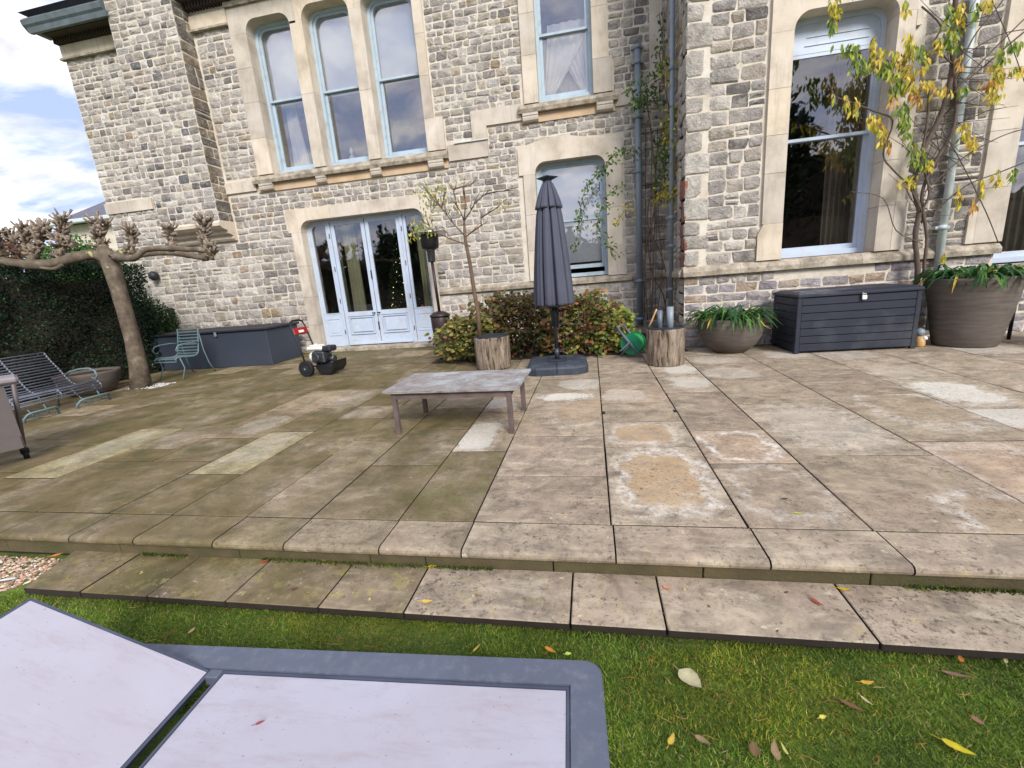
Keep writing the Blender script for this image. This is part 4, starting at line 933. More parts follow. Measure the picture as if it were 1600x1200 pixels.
def bush(name, cx, cy, cz, rx, ry, rz, n, size, cols, label, mat='leaf', cat='shrub', stems=True, up=.3, gnd=0.0):
    t = thing(name, label, cat, (cx, cy, gnd))
    if stems:
        m = MB()
        for k in range(9):
            a = rnd.uniform(0, 6.28); e = Vector((math.cos(a)*rx*.7, math.sin(a)*ry*.7, (cz-gnd)+rz*.5*rnd.random())); m.tube([(e.x*.2, e.y*.2, 0), (e.x*.6, e.y*.6, e.z*.5), e], [.01, .008, .004], 5)
        m.build('stems', M['stem'], t)
    sd = rnd.uniform(0, 50)
    def fn():
        v = Vector((rnd.gauss(0, 1), rnd.gauss(0, 1), rnd.gauss(0, 1))).normalized(); r_ = (rnd.random()**.35)*(1+.35*mnoise.noise(v*2.2+Vector((sd, 0, 0))))
        p = Vector((v.x*rx*r_, v.y*ry*r_, max(.01, (cz-gnd)+v.z*rz*r_))); return p, v
    leafcloud(n, fn, size, cols, mat, 'foliage', t, up=up, kind='stuff'); return t
bush('conifer_shrub', -10.3, 7.6, 2.0, .9, .6, .75, 9000, .07, [rgb(66, 100, 44), rgb(80, 120, 52), rgb(50, 84, 38)], 'brighter green conifer bush rising over the hedge near the house corner', 'hedge')
bush('bushy_shrub', -9.75, 8.45, .75, .42, .45, .75, 7000, .05, [rgb(42, 66, 28), rgb(60, 88, 34), rgb(34, 52, 26)], 'dark leafy shrub against the house wall at the end of the hedge', 'hedge')
bush('copper_shrub', -16, 8.6, 2.6, 3.2, 1.2, 1.0, 6000, .14, [rgb(96, 70, 60), rgb(120, 84, 66), rgb(84, 74, 50)], 'low reddish-brown shrubs showing over the hedge on the left', 'hedge')
bush('pink_tree', -24, 9.5, 4.3, 2.4, 2, 1.4, 2200, .16, [rgb(180, 140, 150), rgb(170, 130, 120)], 'pale pinkish distant tree at the left edge above the hedge', 'hedge', 'tree')
def big_tree(x, y, h, r_, n, label, cols):
    t = thing('garden_tree', label, 'tree', (x, y, -.26)); m = MB(); m.tube([(0, 0, 0), (.1, 0, h*.5), (0, .1, h*.85)], [.28, .2, .08], 10); m.build('trunk', M['plane'], t)
    def fn():
        v = Vector((rnd.gauss(0, 1), rnd.gauss(0, 1), rnd.gauss(0, 1))).normalized(); q = (rnd.random()**.4)*(1+.4*mnoise.noise(v*2+Vector((x, y, 0)))); return Vector((v.x*r_*q, v.y*r_*q, h*.62+v.z*h*.38*q)), v
    leafcloud(n, fn, .3, cols, 'hedge', 'crown', t, kind='stuff')
DK = [rgb(26, 40, 24), rgb(36, 54, 28), rgb(46, 60, 34)]
hedge('tall_hedge', 6.5, 22, -17.5, -15.5, 6.6, 12000, 'very tall dark hedge far across the lawn mirrored in the large right window', .3, DK, seed=8, z0=-.26)
hedge('boundary_hedge', -22, 22, -14.5, -12.5, 3.4, 14000, 'tall dark boundary hedge across the lawn, seen only as a reflection in the door glass', .22, DK, seed=3, z0=-.26)
big_tree(-13.5, -13, 5.6, 2.0, 5000, 'broad dark garden tree mirrored in the French door glass', DK); big_tree(8.6, -11, 9.5, 2.2, 9000, 'tall dark garden tree mirrored in the large right window', DK); big_tree(16.2, -13, 10.5, 2.6, 9000, 'second dark garden tree mirrored at the left of the large right window', DK)

# pollarded plane tree
pt = thing('plane_tree', 'pollarded plane tree with flat trained arms and knobbly fists in front of the hedge', 'tree', (-7.62, 6.05, 0))
PO = Vector((-7.62, 6.05, 0))
def A(px, py, Y): return at(px, py, Y)-PO
m = MB(); m.tube([A(222, 610, 6.05), A(216, 570, 6.05), A(207, 530, 6.05), A(196, 490, 6.05), A(185, 450, 6.05), A(175, 418, 6.05), A(166, 396, 6.05), A(158, 382, 6.05)],
                 [.17, .125, .112, .108, .108, .12, .11, .05], 14, jit=.05); m.build('trunk', M['plane'], pt)
arms = [([A(170, 408, 6.05), A(150, 398, 6.0), A(120, 402, 5.9), A(90, 410, 5.8), A(60, 414, 5.7), A(30, 412, 5.6), A(-10, 406, 5.5), A(-60, 400, 5.4)], [.10, .075, .085, .066, .08, .062, .06, .05]),
        ([A(178, 405, 6.0), A(190, 396, 6.1), A(208, 398, 6.2), A(232, 396, 6.3), A(262, 394, 6.4), A(292, 398, 6.5), A(325, 404, 6.6)], [.085, .06, .058, .052, .05, .05, .045]),
        ([A(175, 400, 6.1), A(200, 404, 5.8), A(212, 402, 5.7), A(228, 390, 5.7), A(262, 388, 5.7), A(300, 390, 5.7), A(322, 392, 5.7)], [.07, .05, .045, .04, .04, .035, .03]),
        ([A(165, 408, 6.1), A(130, 400, 6.4), A(112, 400, 6.6), A(80, 398, 6.8)], [.09, .06, .05, .04]), ([A(98, 414, 5.8), A(84, 420, 5.6), A(62, 418, 5.5)], [.03, .025, .015])]
for pts, rr in arms: m = MB(); m.tube(*spline(pts, rr), 10, jit=.07); m.build('limb', M['plane'], pt)
def fist(bx, by, tx, ty, Y, w):
    w *= .68
    m = MB(); a, b = A(bx, by, Y), A(tx, ty, Y); L = (b-a).length
    m.tube([a, a.lerp(b, .3), a.lerp(b, .6), b], [w*.8, w*.42, w*.38, w*.15], 9, jit=.35)
    for k in range(int(72*L/.5)):
        t = rnd.random()**.7; p = a.lerp(b, t); th = rnd.uniform(0, 6.28); el = rnd.uniform(-.3, 1.1)
        d = Vector((math.cos(th)*math.cos(el), math.sin(th)*math.cos(el), math.sin(el))); q = p+d*w*rnd.uniform(.35, .6); r0 = rnd.uniform(.012, .026)
        l = rnd.uniform(.03, .10)*(1.3 if t > .7 else 1); m.tube([q-d*.02, q+d*l*.6+Vector((0, 0, l*.2)), q+d*l+Vector((0, 0, l*.5))], [r0, r0*.8, r0*rnd.uniform(.6, 1.15)], 5, jit=.35)
    m.build('knuckle', M['knuckle'], pt)
for f in ((52, 408, 36, 352, 5.7, .10), (56, 405, 68, 355, 5.75, .10), (98, 408, 95, 375, 5.85, .12), (98, 380, 98, 342, 5.85, .11), (115, 384, 84, 370, 5.85, .08), (160, 398, 154, 362, 6.05, .13), (154, 366, 147, 345, 6.05, .09), (156, 366, 165, 350, 6.05, .08), (205, 400, 206, 358, 6.15, .12),
          (268, 392, 266, 356, 6.4, .09), (322, 404, 320, 345, 6.6, .11), (330, 405, 336, 385, 6.6, .08), (-8, 404, -2, 362, 5.5, .11), (28, 385, 18, 372, 5.6, .05)): fist(*f)

# ------------------------------------------------------------------ planters and plants on the terrace
def log_planter(cx, cy, r, h, label, n=28):
    t = thing('log_planter', label, 'planter', (cx, cy, 0)); ph = [rnd.uniform(-.05, .05) for _ in range(n)]
    m = MB(); m.lathe([(r*.97, 0), (r*1.0, .02), (r, h*.5), (r*1.01, h-.02), (r*1.0, h), (r*.86, h), (r*.84, h-.05), (r*.84, h-.08)], 0, 0, n*2, fn=lambda a, z: 1+ph[int(a/6.2832*n) % n]*.5+.012*math.sin(a*n)); m.build('log_body', M['bark'], t)
    m = MB(); m.lathe([(r*.99, h-.005), (r*1.0, h+.012), (r*.84, h+.012), (r*.83, h-.03)], 0, 0, 40); m.build('rim', M['chest_top'], t)
    m = MB(); m.lathe([(r*.84, h-.10), (r*.84, h-.045), (.01, h-.035)], 0, 0, 24); m.build('soil', M['soil'], t); return t
log_planter(-1.49, 6.40, .265, .48, 'pale split-bark log planter holding the bare little tree, left of the parasol')
log_planter(.965, 6.15, .245, .49, 'brown bark log planter between the hose reel and the bowl planter')
m = MB(); m.tube([(.90, 6.22, .42), (.90, 6.22, .72)], .036, 10); tag(m.build('offcut_pipe', M['reel_grey']), 'short dark grey pipe stub standing in the right log planter', 'pipe')
m = MB(); m.tube([(1.03, 6.2, .42), (1.03, 6.2, .76)], .045, 10); tag(m.build('offcut_pipe', M['pipe_grey']), 'wider pale grey pipe stub standing in the right log planter', 'pipe')
def pot(name, cx, cy, prof, label, mat='pot', rib=.012):
    t = thing(name, label, 'planter', (cx, cy, 0)); m = MB(); m.lathe(prof, 0, 0, 48, fn=lambda a, z: 1+.006*math.sin(z*60)); m.build('bowl' if 'bowl' in name else 'pot_body', M[mat], t)
    r_, z_ = prof[-1]; m = MB(); m.lathe([(r_, z_-.02), (r_, z_), (.01, z_+.02)], 0, 0, 24); m.build('soil', M['soil'], t); return t
def pr_(lst, r, h): return [(a*r, b*h) for a, b in lst]
pot('bowl_planter', 1.97, 6.83, pr_([(.46, 0), (.56, .05), (.78, .22), (.93, .45), (1.0, .72), (1.0, .95), (.985, 1.0), (.92, 1.0), (.90, .92)], .435, .50), 'wide round grey-brown bowl planter beside the dark storage box')
pot('tall_planter', 4.72, 6.55, pr_([(.66, 0), (.70, .03), (.78, .25), (.86, .5), (.93, .75), (.98, .93), (1.0, .96), (1.0, 1.0), (.93, 1.0), (.92, .93)], .45, .86), 'tall tapered stoneware planter at the right, beyond the storage box')
pot('bowl_planter', -8.2, 5.75, pr_([(.6, 0), (.7, .08), (.92, .5), (1.0, .9), (1.0, 1.0), (.92, 1.0), (.9, .9)], .42, .36), 'low dark ribbed planter under the hedge behind the bench', 'pot_dark')
pot('bowl_planter', 5.72, 6.1, pr_([(.6, 0), (.7, .08), (.92, .5), (1.0, .9), (1.0, 1.0), (.92, 1.0), (.9, .9)], .42, .5), 'dark planter cut off by the right edge of the picture, beyond the tall planter', 'pot_dark')
def agapanthus(cx, cy, z, r, n, label, leaflen=.40):
    t = thing('agapanthus', label, 'plant', (cx, cy, z)); cols = [rgb(58, 96, 42), rgb(74, 116, 52), rgb(44, 78, 40), rgb(90, 130, 60), rgb(52, 92, 58)]
    rest = MB()
    for k in range(n):
        a = rnd.uniform(0, 6.28); rr = r*math.sqrt(rnd.random()); base_ = Vector((math.cos(a)*rr*.8, math.sin(a)*rr*.8, -.02)); a2 = a+rnd.uniform(-.9, .9); L = leaflen*rnd.uniform(.6, 1.15)
        d = Vector((math.cos(a2), math.sin(a2), 0)); w = rnd.uniform(.014, .024); side = Vector((-d.y, d.x, 0)); hgt = rnd.uniform(.4, .9)
        pts = [base_+d*L*u*.85+Vector((0, 0, L*(hgt*u*1.6-(.9+hgt*.45)*u*u*rnd.uniform(.85, 1.1)))) for u in (0, .25, .5, .75, 1)]
        ws = (.7, 1, 1, .75, .1); c = leafcol(*cols) if rnd.random() > .03 else rgb(200, 170, 70); vs = []
        for p, w_ in zip(pts, ws): vs += [p-side*w*w_, p+Vector((0, 0, -w*.35)), p+side*w*w_]
        m = MB() if k < 70 else rest
        m.add(vs, [(3*i+j, 3*i+j+1, 3*i+j+4, 3*i+j+3) for i in range(4) for j in (0, 1)], c, True)
        if k < 70: m.build('leaf', M['leaf'], t)
    rest.build('foliage', M['leaf'], t, kind='stuff')
agapanthus(1.97, 6.83, .50, .42, 200, 'strappy green agapanthus filling the round bowl planter')
agapanthus(4.72, 6.55, .86, .44, 210, 'strappy green agapanthus spilling over the tall planter')

# little tree in the left log
lt = thing('small_tree', 'slender almost bare tree with a few yellow-green leaves growing in the left log planter', 'tree', (-1.63, 6.4, .44)); LO = Vector((-1.63, 6.4, .44))
def B(px, py, Y=6.4): return at(px, py, Y)-LO
m = MB(); m.tube([B(750, 530), B(747, 490), B(741, 455), B(734, 410), B(727, 375), B(725, 345)], [.034, .032, .028, .026, .024, .018], 8, jit=.08); m.build('trunk', M['stem'], lt)
twl = MB()
def branch(p0, p1, r0, depth, sag=.06):
    mid = (p0+p1)*.5+Vector((rnd.uniform(-1, 1), rnd.uniform(-1, 1), rnd.uniform(-.2, 1)))*(p1-p0).length*sag
    twl.tube([p0, mid, p1], [r0, r0*.8, r0*.55], 5)
    if depth > 0:
        for k in range(3 if depth > 1 else 2):
            t = rnd.uniform(.35, 1); s = p0.lerp(p1, t); d = (p1-p0).normalized()+Vector((rnd.uniform(-.8, .8), rnd.uniform(-.7, .7), rnd.uniform(-.1, .8)))*.7
            branch(s, s+d.normalized()*(p1-p0).length*rnd.uniform(.4, .65), r0*.55, depth-1)
for (a, b, Y) in (((727, 370), (690, 325), 6.3), ((690, 325), (668, 300), 6.3), ((690, 325), (695, 300), 6.4), ((726, 348), (712, 318), 6.5), ((712, 318), (708, 296), 6.5), ((725, 345), (726, 300), 6.4), ((725, 345), (742, 318), 6.3), ((742, 318), (757, 304), 6.3),
                  ((728, 370), (752, 352), 6.5), ((752, 352), (752, 340), 6.5), ((752, 340), (776, 325), 6.4), ((757, 304), (790, 298), 6.4), ((735, 385), (678, 362), 6.2), ((678, 362), (668, 350), 6.2), ((690, 325), (676, 310), 6.1), ((708, 296), (735, 290), 6.3)):
    branch(B(*a, Y), B(*b, Y), .011, 2)
twl.build('branches', M['stem'], lt)
LT = MB(); YG = [rgb(164, 168, 66), rgb(140, 150, 58), rgb(186, 178, 84), rgb(120, 136, 56)]
for (x, y, s, n) in ((662, 302, 9, 26), (680, 306, 10, 34), (672, 330, 10, 22), (654, 352, 8, 40), (650, 366, 6, 16), (666, 346, 9, 20), (690, 290, 9, 12), (788, 318, 6, 12), (700, 320, 10, 8), (672, 362, 4, 8)):
    for _ in range(n):
        p = B(rnd.gauss(x, s), rnd.gauss(y, s*.9), 6.25+rnd.uniform(-.1, .1)); LT.leaf(p, Vector((rnd.uniform(-.6, .6), rnd.uniform(-.6, .6), -1)), Vector((rnd.uniform(-1, 1), -1, rnd.uniform(-.5, .5))), rnd.uniform(.04, .07), .022, leafcol(*YG))
LT.build('leaves', M['leaf'], lt, kind='stuff')

# hydrangea border
HY1 = [rgb(92, 98, 42), rgb(120, 112, 52), rgb(74, 84, 38), rgb(130, 98, 62), rgb(62, 74, 34), rgb(150, 138, 72)]
HY2 = [rgb(72, 74, 38), rgb(96, 84, 46), rgb(110, 72, 48), rgb(84, 56, 44), rgb(60, 76, 36), rgb(128, 120, 54)]
HY3 = [rgb(80, 96, 44), rgb(104, 112, 50), rgb(116, 74, 54), rgb(92, 60, 50), rgb(140, 140, 66), rgb(70, 90, 48), rgb(150, 110, 66)]
def hyd(cx, cy, rx, ry, h, n, cols, label, heads, hc):
    t = thing('hydrangea', label, 'shrub', (cx, cy, .01)); m = MB(); tips = []
    for k in range(16):
        a = rnd.uniform(0, 6.28); q = math.sqrt(rnd.random()); e = Vector((math.cos(a)*rx*q, math.sin(a)*ry*q, h*rnd.uniform(.8, 1.08))); tips.append(e); m.tube([(e.x*.3, e.y*.3, 0), (e.x*.7, e.y*.7, e.z*.5), e], [.009, .007, .004], 5)
    m.build('stems', M['stem'], t); sd = rnd.uniform(0, 40)
    def sp():
        a = rnd.uniform(0, 6.28); q = rnd.random()**.45; z = rnd.random()**.8; bul = math.sqrt(max(0, 1-(max(0, z-.35)/.68)**2)); nn = 1+.75*mnoise.noise(Vector((math.cos(a)*2.2*q+sd, math.sin(a)*2.2*q, z*3)))+.3*rnd.random()**3
        return Vector((math.cos(a)*rx*q*bul*nn, math.sin(a)*ry*q*bul*nn, .04+z*h*(.72+.34*nn))), Vector((math.cos(a), math.sin(a), .3))
    f = MB()
    for k in range(n):
        p, nr = sp(); front = k < 60
        if front: p = Vector((rnd.uniform(-rx*.9, rx*.9), -ry*rnd.uniform(.85, 1.02), rnd.uniform(.08, h*.85)))
        m = MB() if front else f; L = rnd.uniform(.045, .10)
        o_ = p.copy() if front else Vector(); m.leaf(p-o_, nr+Vector((rnd.uniform(-.6, .6), rnd.uniform(-.6, .2), rnd.uniform(-.9, .2))), Vector((rnd.uniform(-.5, .5), -1, rnd.uniform(.1, 1.2))), L, L*.68, leafcol(*cols))
        if front: m.build('leaf', M['leaf'], t, o_)
    f.build('foliage', M['leaf'], t, kind='stuff')
    hm = MB()
    for k in range(heads):
        e = tips[k % len(tips)]+Vector((rnd.uniform(-.15, .15), rnd.uniform(-.15, .1), rnd.uniform(-.1, .06)))
        for _ in range(22): 
            v = Vector((rnd.gauss(0, .032), rnd.gauss(0, .032), rnd.gauss(0, .018))); hm.leaf(e+v, v+Vector((0, 0, .01)), Vector((rnd.uniform(-1, 1), rnd.uniform(-1, 1), 1)), .022, .018, leafcol(*hc))
    hm.build('flower_heads', M['leaf'], t, kind='stuff')
BRH = [rgb(74, 50, 44), rgb(96, 62, 50), rgb(54, 38, 34)]
hyd(-2.02, 7.12, .50, .42, .60, 2200, HY1, 'golden-leaved hydrangea bush between the patio heater and the left log', 5, BRH)
hyd(-1.25, 7.45, .70, .5, .86, 3600, HY2, 'brownish hydrangea with dark dead flower heads behind the left log and parasol', 22, BRH)
hyd(-.2, 7.3, .62, .5, .80, 3200, HY3, 'hydrangea with reddish heads and green leaves just right of the parasol pole', 16, [rgb(104, 66, 56), rgb(80, 48, 44)])
hyd(.30, 7.4, .36, .36, .58, 1400, [rgb(100, 116, 50), rgb(136, 146, 66), rgb(84, 100, 46), rgb(160, 160, 80)], 'small bright green hydrangea clump next to the green hose reel', 3, BRH)

# climber between the pipes
def spray(mb, leaves, pts, cols, n, spread, L=(.045, .08), cut=None):
    n = int(n*2.0)
    mb.tube(*spline(pts, [.006]*(len(pts)-1)+[.003]), 5)
    for _ in range(n):
        i = rnd.randrange(len(pts)-1); p = Vector(pts[i]).lerp(Vector(pts[i+1]), rnd.random())+Vector((rnd.gauss(0, spread), rnd.gauss(0, spread), rnd.gauss(0, spread)))
        l_ = rnd.uniform(*L); leaves.append((p, Vector((rnd.uniform(-.8, .8), rnd.uniform(-.6, .3), rnd.uniform(-1, .1))), Vector((rnd.uniform(-.8, .8), -1, rnd.uniform(-.3, .9))), l_, l_*.55, leafcol(*cols)))
def put_leaves(leaves, t, origin, keep=110):
    leaves.sort(key=lambda q: -q[3]*q[4]/max(1, (q[0]+origin-EYE).length))
    rest = MB()
    for i, (p, d, nn, L, Wd, c) in enumerate(leaves):
        if i < keep: m = MB(); m.leaf(Vector(), d, nn, L, Wd, c); m.build('leaf', M['leaf'], t, p)
        else: rest.leaf(p, d, nn, L, Wd, c)
    if len(leaves) > keep: rest.build('foliage', M['leaf'], t, kind='stuff')
RO = Vector((1.2, 8.6, 0)); ro = thing('climbing_rose', 'green and yellow climbing rose twining between the two grey pipes', 'climber', RO)
def Cx(px, py, Y=8.6): return at(px, py, Y)-RO
sm = MB(); lv = []; GR = [rgb(66, 92, 40), rgb(84, 112, 48), rgb(56, 78, 44), rgb(98, 122, 58)]; YE = [rgb(178, 164, 44), rgb(150, 146, 48), rgb(196, 176, 60), rgb(110, 118, 46)]
for pts in (((1036, 505), (1042, 440), (1030, 390), (1012, 350), (1018, 300), (1040, 250), (1046, 180), (1035, 120), (1030, 80)), ((1012, 500), (1008, 400), (1022, 330), (1026, 240), (1050, 150), (1058, 60), (1062, -30)), ((1025, 500), (1035, 420), (1028, 340), (1034, 280), (1042, 200)),
            ((1042, 500), (1036, 460), (1020, 430), (1012, 380), (1016, 360), (1035, 352)), ((1000, 480), (1020, 460), (1042, 430)), ((1018, 500), (1024, 300), (1020, 240), (1012, 170), (1000, 150)), ((1055, 110), (1062, 20), (1068, -30)), ((1052, 200), (1060, 120), (1066, 60))):
    sm.tube(*spline([Cx(*p, 8.55 if p[0] < 1045 else 8.2) for p in pts], rnd.choice((.007, .009, .012))), 6)
for pts, cols, n, s in (([(1000, 240), (975, 234), (955, 245), (945, 262), (932, 270)], GR, 44, .05), ([(945, 262), (918, 290), (908, 320), (905, 350), (898, 390)], GR, 60, .045), ([(975, 290), (950, 305), (938, 330), (935, 355), (950, 380), (968, 400)], GR, 60, .06),
                        ([(1000, 150), (1012, 130), (1030, 115), (1042, 95)], GR, 40, .08), ([(1030, 20), (1034, 60), (1028, 90)], GR, 16, .05), ([(1030, 170), (1010, 140), (1000, 170)], GR, 50, .09), ([(1045, 230), (1050, 190), (1056, 170), (1064, 180)], YE, 90, .07),
                        ([(1030, 300), (1040, 250), (1030, 215)], GR, 90, .09), ([(1046, 300), (1060, 260), (1062, 220)], YE, 60, .07), ([(1020, 310), (1045, 300), (1062, 310)], YE, 60, .07), ([(985, 320), (975, 330), (962, 350)], YE, 12, .05), ([(1035, 110), (1046, 90), (1040, 130)], YE, 20, .06), ([(1000, 170), (990, 150), (985, 135)], GR, 30, .06)):
    spray(sm, lv, [Cx(*p, 8.5 if p[0] < 1040 else 8.0) for p in pts], cols, n, s)
sm.build('stems', M['stem'], ro); put_leaves(lv, ro, RO, 110)
# trellis wires on the wall
m = MB()
for z in (1.75, 2.75, 3.35, 3.62): m.tube([(.94, 9.02, z), (1.40, 9.0, z+.03)], .008, 5)
for x in (1.02, 1.12, 1.22): m.tube([(x, 9.03, .3), (x+.05, 9.03, 3.7)], .005, 5)
tag(m.build('wire_trellis', M['iron_rust']), 'thin rusty wire trellis fixed to the wall between the grey pipes', 'trellis')
# wisteria on the wing
WO = Vector((4.5, 7.12, 0)); wi = thing('wisteria', 'tangled wisteria with drooping yellow and green autumn leaves on the right wing', 'climber', WO)
def Dx(px, py, Y=7.1): return at(px, py, Y)-WO
sm = MB(); lv = []
for pts, r_ in (([(1432, 470), (1434, 420), (1430, 370), (1436, 330), (1428, 290), (1440, 240), (1470, 180), (1486, 120), (1490, 60), (1494, -20)], [.03, .034, .03, .03, .028, .03, .032, .03, .028, .028]),
                ([(1450, 470), (1444, 420), (1448, 370), (1440, 310), (1452, 270), (1475, 230), (1490, 200), (1494, 150), (1486, 100)], [.02]*9), ([(1440, 330), (1452, 300), (1440, 250), (1444, 220), (1450, 180), (1452, 130)], [.014]*6),
                ([(1440, 330), (1420, 290), (1395, 265), (1380, 240), (1395, 190), (1370, 175), (1300, 150)], [.01]*7), ([(1490, 140), (1530, 110), (1570, 75), (1600, 50)], [.01]*4), ([(1486, 150), (1540, 90), (1600, 30)], [.008]*3), ([(1460, 330), (1510, 290), (1560, 270), (1610, 250)], [.008]*4),
                ([(1488, 100), (1460, 70), (1470, 40), (1440, 10)], [.01]*4), ([(1445, 300), (1500, 250), (1560, 215), (1605, 200)], [.007]*4), ([(1490, 130), (1520, 60), (1560, 10), (1580, -20)], [.008]*4), ([(1440, 380), (1400, 360), (1380, 310), (1330, 300)], [.006]*4), ([(1550, 0), (1580, 70), (1605, 140)], [.005]*3), ([(1470, 200), (1500, 250), (1540, 330), (1560, 380)], [.006]*4), ([(1500, 90), (1560, 55), (1610, 45)], [.006]*3)):
    dd = 0 if r_[0] > .015 else rnd.uniform(-.15, 0); sm.tube(*spline([Dx(*p, 7.1+dd) for p in pts], r_), 7, jit=.12)
WY = [rgb(190, 172, 54), rgb(204, 180, 62), rgb(168, 164, 56), rgb(148, 156, 56), rgb(192, 154, 60), rgb(212, 190, 84)]; WG = [rgb(108, 132, 48), rgb(128, 148, 54), rgb(88, 112, 42), rgb(154, 160, 60)]; WOr = [rgb(188, 144, 62), rgb(176, 124, 64), rgb(160, 140, 60)]
def cluster(x, y, cols, n=9, w=10, h=30, Y=7.0):
    n = int(n*3.4)
    sm.tube([Dx(x, y-h*.4, Y), Dx(x+rnd.uniform(-5, 5), y+h*.5, Y)], .003, 4)
    for _ in range(n):
        p = Dx(x+rnd.gauss(0, w*.5), y+rnd.uniform(-h*.5, h*.5), Y+rnd.uniform(-.08, .08)); L = rnd.uniform(.06, .11)
        lv.append((p, Vector((rnd.uniform(-.6, .6), rnd.uniform(-.4, .2), -1)), Vector((rnd.uniform(-.9, .9), -1, rnd.uniform(-.2, .6))), L, L*.34, leafcol(*cols)))
for c in ((1306, 15, YE, 12, 8, 40), (1300, 40, WG, 6, 6, 24), (1415, 10, WY, 5, 5, 24), (1330, 75, WG, 12, 22, 18), (1342, 100, WG, 14, 18, 24), (1370, 90, WY, 16, 14, 34), (1366, 66, WY, 6, 6, 20), (1385, 105, WG, 16, 16, 26), (1400, 100, WY, 14, 12, 44), (1423, 70, WY, 14, 9, 40), (1412, 92, WOr, 4, 12, 20), (1440, 80, WG, 8, 8, 22),
          (1405, 130, WG, 18, 14, 34), (1420, 120, WY, 14, 10, 40), (1395, 150, WOr, 5, 5, 30), (1432, 150, WOr, 9, 9, 26), (1445, 95, WY, 8, 6, 36), (1412, 175, WG, 14, 10, 40), (1416, 200, WG, 8, 8, 20), (1365, 185, WY, 12, 12, 20), (1378, 210, WY, 14, 9, 34), (1322, 158, WY, 4, 4, 22), (1336, 165, WY, 6, 9, 30), (1390, 225, WOr, 3, 3, 18),
          (1302, 150, WY, 2, 3, 10), (1450, 130, WY, 8, 14, 12), (1470, 140, WY, 6, 14, 14), (1484, 30, WG, 12, 9, 50), (1500, 20, WY, 10, 8, 40), (1490, 60, WG, 10, 10, 30), (1468, 70, WY, 6, 6, 24), (1500, 95, WOr, 7, 6, 24), (1488, 50, WY, 5, 6, 20), (1525, 15, WG, 5, 8, 24), (1540, 5, WY, 8, 18, 14),
          (1565, 85, WG, 7, 8, 24), (1585, 70, WG, 6, 14, 16), (1560, 110, WY, 12, 12, 26), (1590, 108, WY, 8, 14, 12), (1555, 140, WY, 16, 12, 34), (1545, 130, WOr, 5, 10, 16), (1508, 205, WY, 12, 10, 34), (1520, 225, WY, 6, 6, 18), (1426, 235, WG, 7, 5, 36), (1440, 245, WG, 8, 7, 30), (1452, 255, WY, 5, 8, 14), (1420, 280, WY, 9, 14, 16), (1560, 275, WY, 5, 7, 24), (1535, 292, WY, 5, 5, 26), (1500, 305, WY, 5, 6, 34), (1475, 400, WY, 3, 6, 14), (1585, 270, WG, 5, 8, 20), (1518, 320, WOr, 3, 4, 24), (1505, 140, WG, 5, 8, 14)):
    cluster(*c)
for _ in range(60):
    x0_, y0_ = rnd.choice(((1440, rnd.uniform(180, 400)), (1490, rnd.uniform(20, 200)), (1470, rnd.uniform(120, 260)))); a = rnd.uniform(-2.4, -.2) if rnd.random() < .6 else rnd.uniform(-.3, .6); L_ = rnd.uniform(30, 110)
    p0_ = Dx(x0_, y0_, 7.14); p1_ = Dx(x0_+math.cos(a)*L_*.5+rnd.uniform(-8, 8), y0_+math.sin(a)*L_*.5+rnd.uniform(-8, 8), 7.1); p2_ = Dx(x0_+math.cos(a)*L_, y0_+math.sin(a)*L_+rnd.uniform(-5, 12), rnd.uniform(6.95, 7.15)); sm.tube([p0_, p1_, p2_], [.006, .004, .002], 4)
sm.build('stems', M['stem_dark'], wi); put_leaves(lv, wi, WO, 170)

# ------------------------------------------------------------------ furniture
# coffee table
tb = thing('coffee_table', 'weathered grey teak coffee table with a two-panel slatted top on the terrace', 'table', (-1.235, 3.855, 0), R(-1))
tw, td, th = .615, .375, .415
for sx in (-1, 1):
    for sy_ in (-1, 1):
        m = MB(); x, y = sx*(tw-.09), sy_*(td-.05); m.box(x-.021, x+.021, y-.021, y+.021, 0, th-.028, .003); m.build('leg', M['teak_leg'], tb)
m = MB(); m.box(-tw+.09, tw-.09, -td+.035, -td+.055, th-.085, th-.028); m.box(-tw+.09, tw-.09, td-.055, td-.035, th-.085, th-.028)
m.box(-tw+.075, -tw+.095, -td+.08, td-.08, th-.085, th-.028); m.box(tw-.095, tw-.075, -td+.08, td-.08, th-.085, th-.028); m.build('apron', M['teak_leg'], tb)
for a, b, c, d in ((-tw, tw, -td, -td+.075), (-tw, tw, td-.075, td), (-tw, -tw+.085, -td+.078, td-.078), (tw-.085, tw, -td+.078, td-.078), (-.045, .045, -td+.078, td-.078)):
    m = MB(); m.box(a, b, c, d, th-.026, th, .003); m.build('top_rail', M['teak'], tb)
for sgn in (-1, 1):
    for k in range(7):
        y0 = -td+.08+k*(2*td-.16)/7; a, b = (.048, tw-.088) if sgn > 0 else (-tw+.088, -.048)
        m = MB(); m.box(a, b, y0+.0015, y0+(2*td-.16)/7-.0015, th-.024, th-.002, .002); m.build('slat', M['teak'], tb)

